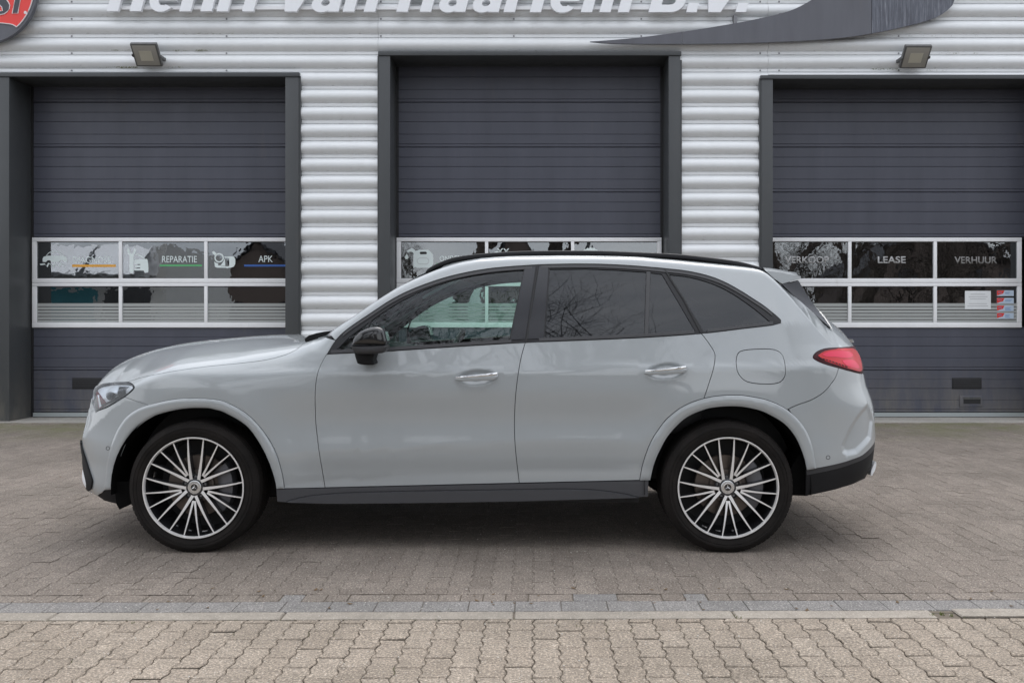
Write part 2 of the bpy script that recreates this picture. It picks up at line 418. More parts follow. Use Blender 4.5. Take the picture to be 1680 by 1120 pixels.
# moss under the ribs
rng = random.Random(4); b = MB()
def clump(x, z, s, y):
    n = rng.randint(5, 9)
    for _ in range(n):
        cx, cz = x + rng.uniform(-s, s) * 2.2, z + rng.uniform(-.25, .35) * s; r = s * rng.uniform(.12, .35)
        v = [(cx + r*a, y + r*.6*bb, cz + r*c_*.8) for a, bb, c_ in ((1,0,0),(-1,0,0),(0,1,0),(0,-1,0),(0,0,1),(0,0,-1))]
        b.add(v, [(0,3,4),(3,1,4),(1,2,4),(2,0,4),(3,0,5),(1,3,5),(2,1,5),(0,2,5)])
for (pa, pb, py, n, s) in ((184, 222, 111.5, 16, .028), (272, 300, 111.5, 7, .02), (180, 215, 84, 9, .012), (285, 345, 84.5, 9, .02), (215, 400, 57, 14, .010),
                           (1425, 1470, 115, 9, .016), (1505, 1620, 89, 14, .012), (1440, 1640, 60.5, 12, .009), (1500, 1560, 117, 6, .014), (100, 180, 112, 6, .008)):
    for _ in range(n):
        px = rng.uniform(pa, pb); clump(X_(px, YW), Z_(py, YW) + .004, s * rng.uniform(.5, 1.2), YW - .02)
o = bchild(b.obj('moss', M['moss'])); o['kind'] = 'stuff'

def door_frame(x0, x1, f0, f1, ztop, ht):
    """posts x0..f0 and f1..x1, header up to ztop with height ht"""
    fr = MB()
    d0, d1 = YF, YD + .05
    fr.box(x0, f0, d0, d1, 0.0, ztop - ht - .001)
    o = bchild(fr.obj('door_post', M['post'], bevel=.003, sharp=30))
    fr = MB(); fr.box(f1, x1, d0, d1, 0.0, ztop - ht - .001); bchild(fr.obj('door_post', M['post'], bevel=.003, sharp=30))
    fr = MB(); fr.box(x0 - .012, x1 + .012, d0 - .014, d1, ztop - ht, ztop); bchild(fr.obj('door_header', M['post'], bevel=.003, sharp=30))
door_frame(postL0, postL1, XL0, XL1, Z_(119.5, YF), .052)
door_frame(postM0, postM1, XM0, XM1, Z_(84.8, YF), .052)
door_frame(postR0, postR1, XR0, XR1, Z_(124, YF), .045)
# small corner flashings where ribs meet the posts
for x, w_, zt in ((postL1, .022, 4.30), (postM0 - .022, .022, 4.55), (postM1, .022, 4.5), (postR0 - .022, .022, 4.27)):
    bchild(box('corner_flashing', x, x + w_, YF + .012, YF + .09, .0, zt, M['post']))

def door_panel(x0, x1, z0, z1, parent, loc):
    h = z1 - z0; pr = []
    def g(z, d=.006, w_=.006): pr.extend([(z - w_, 0), (z - w_*.3, d), (z + w_*.3, d), (z + w_, 0)])
    pr.append((z0 + .003, .03)); pr.append((z0 + .003, .006)); pr.append((z0 + .008, 0))
    for fr in (.07, .285, .565, .775): g(z0 + h * fr, .007 if fr in (.07, .565) else .0045)
    pr.append((z1 - .008, 0)); pr.append((z1 - .002, .008)); pr.append((z1 - .002, .03))
    v = []; f = []
    for x in (x0, x1):
        for z, d in pr: v.append((x - loc[0], YD + d - loc[1], z - loc[2]))
    n = len(pr)
    for j in range(n - 1): f.append((j, n + j, n + j + 1, j + 1))
    f.append((0, n - 1, 2*n - 1, n)[::-1])
    return mesh_obj('door_panel', v, f, M['door'], parent)
ZW1, ZW0 = Z_(390, YD), Z_(537.3, YD)
def dchild(o, d):
    o.parent = d; o.matrix_parent_inverse = Matrix.Translation((-d.location[0], -YF - d.location[1], -d.location[2])); return o
doors = []
def sectional_door(x0, x1, wx0, mull, wx1, label):
    cx = (x0 + x1) / 2
    # the door part itself is its black backing with tracks
    b = MB()
    b.box(x0 - cx, x0 - cx + .035, YD - .006 - YF, YD + .10 - YF, 0, 4.8); b.box(x1 - .035 - cx, x1 - cx, YD - .006 - YF, YD + .10 - YF, 0, 4.8)
    b.box(x0 + .036 - cx, x1 - .036 - cx, YD + .032 - YF, YD + .045 - YF, 0.01, ZW0 + .02); b.box(x0 + .036 - cx, x1 - .036 - cx, YD + .032 - YF, YD + .045 - YF, ZW1 - .02, 4.8)
    d = b.obj('sectional_door', M['rubber']); d['label'] = label; d.parent = bld; d.location = (cx, 0, 0)
    wc = (cx, YF, 0)
    a, e = x0 + .03, x1 - .03
    for py0, py1 in ((21, 94.6), (94.6, 168), (168, 241.6), (241.6, 315.3), (315.3, 389)): door_panel(a, e, Z_(py1, YD), Z_(py0, YD), d, wc)
    for py0, py1 in ((537.5, 607), (607, 676)): door_panel(a, e, Z_(py1, YD), Z_(py0, YD), d, wc)
    dchild(box('bottom_rail', a, e, YD - .012, YD + .03, Z_(683, YD), Z_(676.6, YD), M['seal']), d)
    dchild(box('bottom_seal', a, e, YD - .004, YD + .03, .004, Z_(683.4, YD), M['rubber']), d)
    yf = YD - .022
    def fb(nm, xa, xb, pa, pb, y0=yf): 
        return dchild(box(nm, xa, xb, y0, YD + .03, Z_(pb, YD), Z_(pa, YD), M['white_frame'], bevel=.0025), d)
    fb('window_rail', wx0, wx1, 390, 396.4)
    fb('window_rail', wx0, wx1, 456.8, 463.9); fb('window_rail', wx0, wx1, 464.3, 469.6)
    fb('window_rail', wx0, wx1, 528.8, 537.2)
    s0 = X_(61, YD) - X_(54, YD)
    for (pa, pb) in ((396.6, 456.6), (469.8, 528.6)):
        fb('window_stile', wx0, wx0 + s0, pa, pb); fb('window_stile', wx1 - s0, wx1, pa, pb)
        for mx_ in mull: fb('window_mullion', mx_ - .021, mx_ + .021, pa, pb)
        xs = [wx0 + s0] + [q for mx_ in mull for q in (mx_ - .021, mx_ + .021)] + [wx1 - s0]
        for i in range(0, len(xs), 2):
            dchild(box('window_pane', xs[i] - .003, xs[i+1] + .003, YD - .002, YD + .002, Z_(pb, YD) - .003, Z_(pa, YD) + .003, M['pane']), d)
            dchild(box('glazing_gasket', xs[i], xs[i+1], YD - .008, YD - .0025, Z_(pa + 1.1, YD), Z_(pa, YD), M['rubber']), d)
            if pa > 460:
                fb_ = MB()
                z = Z_(497.5, YD); zend = Z_(528.4, YD); k = 0
                hs = [.040, .0335, .0335, .0335, .0335, .0335, .0335]
                for h_ in hs:
                    z1 = z - h_
                    if z1 < zend: z1 = zend
                    fb_.box(xs[i] + .001, xs[i+1] - .001, YD - .0032, YD - .0024, z1, z); z = z1 - .0085
                    if z <= zend: break
                dchild(fb_.obj('frosted_stripes', M['film']), d)
    # dark room behind
    b = MB(); x0_, x1_ = x0 - .2, x1 + .2
    yb0, yb1 = YD + .08, YD + 4
    b.add([(x0_, yb0, 0), (x1_, yb0, 0), (x1_, yb0, 5), (x0_, yb0, 5), (x0_, yb1, 0), (x1_, yb1, 0), (x1_, yb1, 5), (x0_, yb1, 5)],
          [(4,5,6,7), (0,4,7,3), (5,1,2,6), (0,1,5,4), (3,7,6,2)])
    dchild(b.obj('dark_room', M['dark']), d)
    doors.append(d); return d
ML = [X_(198.5, YD), X_(338.5, YD)]; MM = [X_(798.5, YD), X_(939.5, YD)]; MR = [X_(1393.5, YD), X_(1533.5, YD)]
dL = sectional_door(XL0, XL1, X_(54, YD), ML, X_(482, YD), 'left garage door with orange, green and blue underlined window lettering')
dM = sectional_door(XM0, XM1, X_(651, YD), MM, X_(1085, YD), 'middle, taller garage door behind the car roof')
dR = sectional_door(XR0, XR1, X_(1252, YD), MR, X_(1675, YD), 'right garage door lettered VERKOOP, LEASE and VERHUUR')
# grilles and handle in the doors' lowest panels
def small(d, nm, px0, px1, py0, py1, m, y0=-.008, y1=.01, bev=.002):
    return dchild(box(nm, X_(px0, YD), X_(px1, YD), YD + y0, YD + y1, Z_(py1, YD), Z_(py0, YD), m, bevel=bev), d)
for d, p0, p1 in ((dR, 1562, 1610), (dL, 119, 167)):
    g = small(d, 'vent_grille', p0, p1, 619.5, 637.5, M['rubber'])
    for k in range(5): small(d, 'vent_slat', p0 + 2, p1 - 2, 621.5 + k*3, 622.8 + k*3, M['plastic2'], -.014, -.0085, 0)
small(dR, 'handle_frame', 1574, 1611, 648.5, 666.5, M['door'], -.012, .008, .003)
small(dR, 'handle_recess', 1580, 1608, 651.5, 662, M['rubber'], -.0135, -.0125, 0)
small(dR, 'handle_grip', 1580, 1608, 652, 654.5, M['post'], -.022, -.014, 0)

# window lettering and pictograms (flat film on the panes)
yd = YD - .0035
def text_obj(name, s, m, d, px0, px1, pbase, cap_px, bold=0.0, Y=yd, depth=.0008, shear=0, parent=None):
    cu = bpy.data.curves.new(name, 'FONT'); cu.body = s; cu.size = 1; cu.offset = bold; cu.resolution_u = 6; cu.fill_mode = 'FRONT'
    cu.shear = shear
    o = bpy.data.objects.new(name, cu); C.objects.link(o)
    bpy.context.view_layer.update()
    dg = bpy.context.evaluated_depsgraph_get()
    me = bpy.data.meshes.new_from_object(o.evaluated_get(dg)); bpy.data.objects.remove(o)
    xs = [v.co.x for v in me.vertices]; ys = [v.co.y for v in me.vertices]
    x0, x1 = min(xs), max(xs); y0, y1 = 0, max(ys)
    wx0, wx1 = X_(px0, Y), X_(px1, Y); zb = Z_(pbase, Y); hz = cap_px / F * Y
    sx = (wx1 - wx0) / (x1 - x0); sy = hz / (y1 - y0)
    bm = bmesh.new(); bm.from_mesh(me)
    for v in bm.verts: v.co = Vector((wx0 + (v.co.x - x0) * sx, Y, zb + v.co.y * sy))
    bmesh.ops.remove_doubles(bm, verts=bm.verts, dist=1e-5)
    if depth:
        ex = bmesh.ops.extrude_face_region(bm, geom=bm.faces[:])
        for v in [q for q in ex['geom'] if isinstance(q, bmesh.types.BMVert)]: v.co.y -= depth
    o = bm_obj(name, bm, m)
    return dchild(o, d) if d else o
def flat(name, polys, m, d, Y=yd, depth=.0008):
    b = MB()
    for poly in polys:
        v, f = prism([(X_(x, Y), -Z_(y, Y)) for x, y in poly], depth, lambda u, w_, dd: (u, Y - depth + dd, -w_)); b.add(v, f)
    return dchild(b.obj(name, m), d)
def circ(cx, cy, r, n=16, a0=0, a1=360): return [(cx + r*math.cos(R(a0 + (a1-a0)*k/n)), cy + r*math.sin(R(a0 + (a1-a0)*k/n))) for k in range(n + (0 if a1-a0 == 360 else 1))]
def ring_polys(cx, cy, r0, r1, n=18, a0=0, a1=360):
    out = []
    for k in range(n):
        t0, t1 = R(a0 + (a1-a0)*k/n), R(a0 + (a1-a0)*(k+1)/n)
        out.append([(cx+r0*math.cos(t0), cy+r0*math.sin(t0)), (cx+r1*math.cos(t0), cy+r1*math.sin(t0)), (cx+r1*math.cos(t1), cy+r1*math.sin(t1)), (cx+r0*math.cos(t1), cy+r0*math.sin(t1))])
    return out
text_obj('window_lettering', 'DIAGNOSE', M['decal'], dL, 120, 182, 431.5, 10.5)
text_obj('window_lettering', 'REPARATIE', M['decal'], dL, 266, 323, 430.5, 10.5)
text_obj('window_lettering', 'APK', M['decal'], dL, 424, 447.5, 430, 10.5)
text_obj('window_lettering', 'ONDERHOUD', M['decal'], dM, 721.5, 786, 428.5, 9)
text_obj('window_lettering', 'VERKOOP', M['decal2'], dR, 1287.5, 1360, 431.5, 11, .022)
text_obj('window_lettering', 'LEASE', M['decal2'], dR, 1440, 1486, 431.5, 11, .022)
text_obj('window_lettering', 'VERHUUR', M['decal3'], dR, 1566, 1636, 432, 11, .022)
flat('coloured_line', [[(118.5, 434), (190, 434), (190, 438), (118.5, 438)]], M['orange'], dL)
flat('coloured_line', [[(262, 434), (331, 434), (331, 437), (262, 437)]], M['green'], dL)
flat('coloured_line', [[(400.5, 434), (473, 434), (473, 437.2), (400.5, 437.2)]], M['blue'], dL)
flat('coloured_line', [[(716, 431.5), (790, 431.5), (790, 435), (716, 435)]], M['green'], dM)
# car with pulse line
car_p = [[(70,424),(72,421),(78,419.5),(104,419.5),(109,421.5),(110.5,425),(110.5,429.5),(106,430),(103,427),(99,427),(96.5,430),(85,430),(82,427),(78,427),(75.5,430),(70,429.5)]]
roof_l = [(76,419.5),(80,415),(86,412.6),(92,412.6),(98,415),(104,419.5)]
for (x0,y0),(x1,y1) in zip(roof_l, roof_l[1:]): car_p.append([(x0,y0-.9),(x1,y1-.9),(x1,y1+.5),(x0,y0+.5)])
pulse = []
pl = [(66,434),(74,433),(77,437.5),(80,432),(84,434),(87,439.5),(90,432),(94,434),(97,437),(100,432.5),(105,435),(107,439)]
for (x0,y0),(x1,y1) in zip(pl, pl[1:]): pulse.append([(x0-.8,y0-1),(x0+.8,y0+1),(x1+.8,y1+1),(x1-.8,y1-1)])
flat('pictogram', car_p + pulse, M['decal'], dL)
# spanner and car
flat('pictogram', [[(210,406),(212.5,409.5),(213,414.5),(216,416.5),(219,414.5),(219.5,409.5),(222,406),(223.5,411),(221.5,416.5),(219.5,418.5),(219.5,445),(217.8,448),(214,448),(212.5,445),(212.5,418.5),(209.5,416.5),(208.3,411)],
                   [(220.5,426),(238,425),(240.5,424.5),(242,426),(243,433),(243.5,440),(243.2,447),(237.5,447.5),(235.8,443.8),(220.5,443.8),(220.5,441),(230,440),(230,438.6),(220.5,439),(220.5,435.5),(230,434.6),(230,433.2),(220.5,433.5)],
                   [(222,417),(227,417),(233,420),(238,424.8),(236,425),(231,421),(226,418.4),(222,418.3)]], M['decal'], dL)
# magnifier and car
flat('pictogram', ring_polys(359.5, 423, 5.6, 7.8) + [[(348.3,413.5),(350,412),(352,412.5),(355.3,416.5),(352.5,418.6),(349,416)]] +
     [[(351.5,429),(354,431),(358,432.2),(358,435.5),(362,435.5),(366,429.5),(369,424),(369.6,436.2),(362,436.2),(362,436.8),(376,436.8),(376,423.5),(368,422.5),(368,421.2),(380,420.5),(384,421.5),(386,425),(386,433),(383.5,437.5),(379,439),(374,439.5),(372.8,440.5),(371,439.3),(356,439.2),(352.6,437.5)]], M['decal'], dL)
# oil can
flat('pictogram', [[(678.2,440),(678.2,420),(678.8,416),(676.5,413.4),(672.5,413),(669.2,414.2),(667.2,411.6),(675.4,407),(678,407.8),(681.5,411.3),(684.8,411.2),(687.5,410),(702.5,410),(705.5,412),(710.5,418),(710.8,422),(710.8,433),(708,437.5),(704.5,439.2),(685,439.2),(681,438)]], M['decal'], dM)
flat('pictogram_hole', [[(689,413.5),(690.5,412.9),(698.5,412.9),(700,413.8),(700.4,415.4),(699.5,417),(690.3,417.2),(688.6,415.8)]], M['rubber'], dM, yd - .001)
rr = []
for t in range(24):
    a = 2*math.pi*t/24; rr.append((694 + (4.6 if math.cos(a) > 0 else -4.6) + 5.0*math.cos(a), 428.2 + 5.0*math.sin(a)))
rl = MB(); v, f = tube([(X_(x, yd), yd - .001, Z_(y, yd)) for x, y in rr], .0022, 4, closed=True); rl.add(v, f); dchild(rl.obj('pictogram_line', M['ink']), dM)
flat('pictogram', [[(667.2,415.8),(670.2,421.3),(670.3,423.2),(668.5,425),(665.8,425),(664,423.2),(664.3,421.3)]], M['decal'], dM)
xx = []
for cx in (820.5, 830.5):
    xx += [[(cx-5,407.5),(cx-3,407.5),(cx+4.5,416),(cx+2,416)], [(cx+3,407.5),(cx+5,407.5),(cx-1.8,416),(cx-4.5,416)]]
flat('pictogram', xx + [[(812,413),(818,412),(818,416),(812,415)]], M['decal'], dM)
flat('pictogram', [[(956,412.5),(958,409.3),(961.5,409),(963.5,406.7),(966.5,407.5),(969,406),(972.5,406.8),(975,406.8),(977,409),(980,409.5),(981,413),(976,425),(961,425)]], M['decal'], dM)

# notices on the right door's glass
nt_o = box('paper_notice', X_(1583, yd), X_(1625.5, yd), yd - .0035, yd - .001, Z_(507, yd), Z_(477, yd), M['paper'])
tag(nt_o, 'white printed sheet taped inside the right garage door window', 'notice')
b = MB()
for i, (a_, c_) in enumerate(((1592, 1616), (1589, 1620), (1591, 1617), (1589, 1619), (1587, 1621))):
    py = (482.3, 486.3, 490, 497.6, 501.5)[i]; b.box(X_(a_, yd), X_(c_, yd), yd - .0046, yd - .0037, Z_(py + .8, yd), Z_(py, yd))
o = b.obj('printed_line', M['ink'], nt_o)
for i, (a_, word) in enumerate(zip((476.2, 488.6, 501, 513.3), ('topmost', 'second', 'third', 'lowest'))):
    s = box('window_sticker', X_(1635.5, yd), X_(1663, yd), yd - .0035, yd - .001, Z_(a_ + 9.3, yd), Z_(a_, yd), M['st_blue'], bevel=.0)
    tag(s, 'red and pale blue sticker, %s of the four stacked on the window' % word, 'sticker', 'stickers on the right garage door window')
    Y = yd - .0037
    v, f = prism([(X_(x, Y), -Z_(y, Y)) for x, y in ((1635.7, a_ + .3), (1648, a_ + .3), (1645.5, a_ + 5.5), (1641, a_ + 6.6), (1635.7, a_ + 8.6))], .0008, lambda u, w_, dd: (u, Y - .0008 + dd, -w_))
    b = MB(); b.add(v, f); b.obj('red_corner', M['st_red'], s)
    b = MB(); nl = (2, 2, 3, 3)[i]
    for k in range(nl):
        y_ = a_ + 3.0 + k * 1.9; b.box(X_(1649, Y), X_((1657, 1660, 1659, 1657)[i] - (k % 2) * 2, Y), Y - .0008, Y, Z_(y_ + .8, Y), Z_(y_, Y))
    b.box(X_(1637.5, Y), X_(1643.5, Y), Y - .0018, Y - .001, Z_(a_ + 4, Y), Z_(a_ + 3.1, Y))
    b.obj('print', M['st_ink'], s)
# dark lining panel seen in the right door's last pane
dchild(box('inner_lining', X_(1645, YD), X_(1669, YD), YD + .012, YD + .02, Z_(458, YD), Z_(396, YD), M['rubber']), dR)

# ------------------------------------------------------------------ signs on the wall
YS = YW - .14
sign = empty('wall_lettering', (0, YS, 4.9))
tag(sign, 'white italic raised lettering reading henri van Haarlem B.V. across the wall', 'sign')
LET = [('h',175,231),('e',240,285),('n',294,347),('r',355,386),('i',397,415),('v',456,504),('a',508,555),('n',562,615),('H',650,707),('a',717,763),('a',772,818),('r',826,857),
       ('l',869,887),('e',898,946),('m',953,1032),('B',1064,1120),('.',1126,1145),('V',1146,1208),('.',1207,1224)]
cap = {'h': 62, 'l': 62, 'H': 60, 'B': 60, 'V': 60, '.': 15, 'i': 62}
def arc_pts(cx, cy, rx_, ry_, a0, a1, n=10): return [(cx + rx_*math.cos(R(a0 + (a1-a0)*k/n)), cy + ry_*math.sin(R(a0 + (a1-a0)*k/n))) for k in range(n+1)]
def glyph(ch, w_):
    """outline in pixels, origin at the baseline; st = stem width"""
    st, xh, ch_ = 18.5, 44.0, 61.0
    if ch in 'il': h_ = ch_ if ch == 'l' else xh; return [[(0,0),(st,0),(st,h_),(0,h_)]]
    if ch == '.': return [[(0,0),(st*.92,0),(st*.92,15),(0,15)]]
    if ch in 'nh':
        tp = arc_pts(w_-st*1.1, xh-st*1.1, st*1.1, st*1.1, 0, 90, 6)
        top = [(st, xh), (0, xh)] if ch == 'n' else [(st, xh), (st, ch_), (0, ch_)]
        return [[(0,0),(st,0),(st,xh*.58)] + [(st+5, xh-13), (w_-st-4, xh-13), (w_-st, xh*.58)] + [(w_-st,0),(w_,0)] + tp + top]
    if ch == 'm':
        w2 = (w_ - st) / 2
        return [[(0,0),(st,0),(st,xh*.58),(st+4,xh-13),(w2-2,xh-13),(w2,xh*.58),(w2,0),(w2+st,0),(w2+st,xh*.58),(w2+st+4,xh-13),(w_-st-3,xh-13),(w_-st,xh*.58),(w_-st,0),(w_,0),(w_,xh*.72),(w_-8,xh),(st,xh),(0,xh)]]
    if ch == 'r': return [[(0,0),(st,0),(st,xh*.5),(st+6,xh-15),(w_,xh-15),(w_,xh),(st,xh),(0,xh)]]
    if ch in 'vV':
        h_ = xh if ch == 'v' else ch_ - 1; c = w_*.42
        return [[(c-st*.50,0),(c+st*.55,0),(w_,h_),(w_-st,h_),(c+1,20),(st,h_),(0,h_)]]
    if ch == 'H': return [[(0,0),(st,0),(st,22),(w_-st,22),(w_-st,0),(w_,0),(w_,60),(w_-st,60),(w_-st,37),(st,37),(st,60),(0,60)]]
    if ch == 'B': return [[(0,0),(w_*.62,0)] + arc_pts(w_-19, 17.5, 19, 17.5, -85, 85, 10) + arc_pts(w_-20, 46, 17, 14, -80, 90, 8) + [(0,60)],
                          [(st,12),(st,25)] + arc_pts(w_-24, 18.5, 8, 6.5, 90, -90, 6), [(st,37),(st,48)] + arc_pts(w_-26, 42.5, 6, 5.5, 90, -90, 6)]
    if ch == 'e':
        c = w_/2
        return [arc_pts(c, xh/2, c, xh/2+1, 0, 318, 30) + [(w_-st*.95, 11.5)] + [(w_*.62, 9.5), (w_*.46, 10), (w_*.36, 14), (w_*.34, 18), (w_*.99, 18)],
                [(w_*.36, 27), (w_*.42, 33), (w_*.55, 34.5), (w_*.66, 31), (w_*.67, 27)][::-1]]
    if ch == 'a':
        return [[(w_-st,0),(w_,0),(w_,xh*.66)] + arc_pts(w_*.56, xh*.66, w_*.44, xh*.34, 0, 165, 12)[1:] + [(w_*.30, xh*.68), (w_*.44, xh*.76), (w_-st-2, xh*.74), (w_-st, xh*.62)] + arc_pts(w_*.40, 13.5, w_*.40, 14.5, 80, 325, 18),
                arc_pts(w_*.47, 14.5, w_*.15, 5.2, 0, 330, 12)]
for k, (ch, a_, c_) in enumerate(LET):
    base = 18.6 + 1.6 * min(1, (a_ - 175) / 700.)
    loops = glyph(ch, c_ - a_)
    cvt = lambda p: (X_(a_ + p[0] + p[1] * .27, YS), -Z_(base - p[1], YS))
    L2 = [[cvt(p) for p in lp] for lp in loops]
    flat_pts = [p for lp in L2 for p in lp]
    tri = geometry.tessellate_polygon([[Vector((x, y, 0)) for x, y in lp] for lp in L2])
    n = len(flat_pts); v = [(x, YS, -y) for x, y in flat_pts] + [(x, YS + .05, -y) for x, y in flat_pts]
    f = [tuple(t) for t in tri] + [tuple(i + n for i in reversed(t)) for t in tri]; o0 = 0
    for lp in L2:
        m_ = len(lp); f += [(o0 + i, o0 + (i+1) % m_, o0 + (i+1) % m_ + n, o0 + i + n) for i in range(m_)]; o0 += m_
    b = MB(); b.add(v, f); o = b.obj('letter', M['letter'])
    o.parent = sign; o.matrix_parent_inverse = Matrix.Translation((0, -YS, -4.9))
b = MB(); b.box(X_(178, YS), X_(1215, YS), YS + .06, YS + .10, 5.12, 5.16); b.box(X_(178, YS), X_(1215, YS), YS + .06, YS + .10, 5.42, 5.46)
o = b.obj('mounting_rail', M['white_frame']); o.parent = sign; o.matrix_parent_inverse = Matrix.Translation((0, -YS, -4.9))
# dark swoosh
sw = empty('swoosh_sign', (5, YW - .1, 5)); tag(sw, 'large dark grey swoosh shaped sign curving up to the right of the lettering', 'sign')
def cat_mull(pts, n=6):
    out = []
    for i in range(len(pts) - 1):
        p0 = pts[max(i-1, 0)]; p1 = pts[i]; p2 = pts[i+1]; p3 = pts[min(i+2, len(pts)-1)]
        for k in range(n):
            t = k / n
            out.append(tuple(.5*((2*p1[j]) + (-p0[j]+p2[j])*t + (2*p0[j]-5*p1[j]+4*p2[j]-p3[j])*t*t + (-p0[j]+3*p1[j]-3*p2[j]+p3[j])*t**3) for j in (0, 1)))
    out.append(tuple(pts[-1])); return out
YS2 = YW - .13
top = cat_mull([(967,68.5),(1010,65.5),(1060,60.5),(1119,52.5),(1180,43),(1240,32),(1290,20),(1320,7),(1345,-10),(1375,-45)])
bot = cat_mull([(967,68.5),(990,70.8),(1030,72.3),(1119,72.5),(1200,71.5),(1300,68),(1380,62.5),(1434,54.5),(1480,45),(1525,33),(1548,22),(1565,6),(1572,-12),(1570,-45)])
def band(px0, px1, m):
    tx = np.array(top); bx_ = np.array(bot)
    b = MB(); n = 40; v = []; 
    t = []
    for k in range(n + 1):
        x = px0 + (px1 - px0) * k / n
        yt = np.interp(x, tx[:, 0], tx[:, 1]) if x < 1374 else -45
        m_ = bx_[:, 1] > -45
        yb = np.interp(x, bx_[:, 0][:-8], bx_[:, 1][:-8]) if x < 1565 else 0
        t.append((x, yt, yb))
    poly = [(X_(x, YS2), -Z_(yt, YS2)) for x, yt, yb in t] + [(X_(x, YS2), -Z_(yb, YS2)) for x, yt, yb in reversed(t) if yb > yt + .01]
    v, f = prism(poly, .03, lambda u, w_, dd: (u, YS2 + dd, -w_)); b.add(v, f)
    o = b.obj('sign_panel', m); o.parent = sw; o.matrix_parent_inverse = Matrix.Translation((-5, -(YW - .1), -5)); return o
band(968, 1118.6, M['swoosh']); band(1119.4, 1429.6, M['swoosh']); band(1430.4, 1566, M['swoosh_worn'])
for px, za in ((1205, 4.93), (1280, 4.95), (1360, 5.1), (1480, 5.1)):
    o = box('sign_bracket', X_(px, YS2), X_(px + 5, YS2), YS2 + .031, YW + .02, za, min(za + .12, 5.2), M['steel']); o.parent = sw; o.matrix_parent_inverse = Matrix.Translation((-5, -(YW - .1), -5))
# round sign
YR = YW - .17
rs = empty('round_sign', (X_(-30, YR), YR, Z_(-20, YR))); tag(rs, 'round red and grey sign cut off by the top left corner', 'sign')
def rchild(o): o.parent = rs; o.matrix_parent_inverse = Matrix.Translation(-rs.location); return o
b = MB(); v, f = prism([(X_(x, YR), -Z_(y, YR)) for x, y in circ(-28.5, -17, 89, 64)], .06, lambda u, w_, dd: (u, YR + dd, -w_)); b.add(v, f); rchild(b.obj('sign_disc', M['swoosh']))
edge_r = circ(-28.5, -17, 83.5, 60, -228, 48)
lowarc = cat_mull([edge_r[-1], (20, 40.8), (8, 39), (0, 38.3), (-28.5, 37), (-57, 38.3), (-65, 39), (-77, 40.8), edge_r[0]], 5)[1:-1]
Y = YR - .002
poly = edge_r + lowarc
v, f = prism([(X_(x, Y), -Z_(y, Y)) for x, y in poly], .0018, lambda u, w_, dd: (u, Y - .0018 + dd, -w_)); b = MB(); b.add(v, f); rchild(b.obj('red_field', M['sign_red']))
b = MB(); v, f = tube([(X_(x, Y), Y - .003, Z_(y, Y)) for x, y in edge_r + lowarc], .0075, 5); b.add(v, f); rchild(b.obj('white_outline', M['sign_white']))
Y2 = YR - .005
S_poly = [(6,-4),(10,-1),(14,4),(16.3,9),(15.5,15),(12,20),(7,23.5),(0,24.8),(-8,23),(-12,18),(-6,14),(1,19),(4.5,18.5),(3,12),(-3,7),(-9,3),(-11,-4)]
b = MB(); v, f = prism([(X_(x, Y2), -Z_(y, Y2)) for x, y in S_poly], .0015, lambda u, w_, dd: (u, Y2 - .0015 + dd, -w_)); b.add(v, f)
v, f = prism([(X_(x, Y2), -Z_(y, Y2)) for x, y in ((25.5,-4),(33.5,-4),(28.8,21.5),(21.3,21.8))], .0015, lambda u, w_, dd: (u, Y2 - .0015 + dd, -w_)); b.add(v, f)
rchild(b.obj('lettering', M['sign_dark']))
b = MB()
for pts in (S_poly, [(25.2,-4.6),(34.5,-4.6),(29.6,22.4),(20.2,22.8)]):
    v, f = tube([(X_(x, Y2), Y2 - .002, Z_(y, Y2)) for x, y in pts], .0062, 5, closed=True); b.add(v, f)
rchild(b.obj('letter_outline', M['sign_white']))
b = MB(); v, f = prism([(X_(x, Y2), -Z_(y, Y2)) for x, y in circ(41.6, 21, 2.6, 14)], .0015, lambda u, w_, dd: (u, Y2 - .0015 + dd, -w_)); b.add(v, f); rchild(b.obj('dot', M['sign_white']))

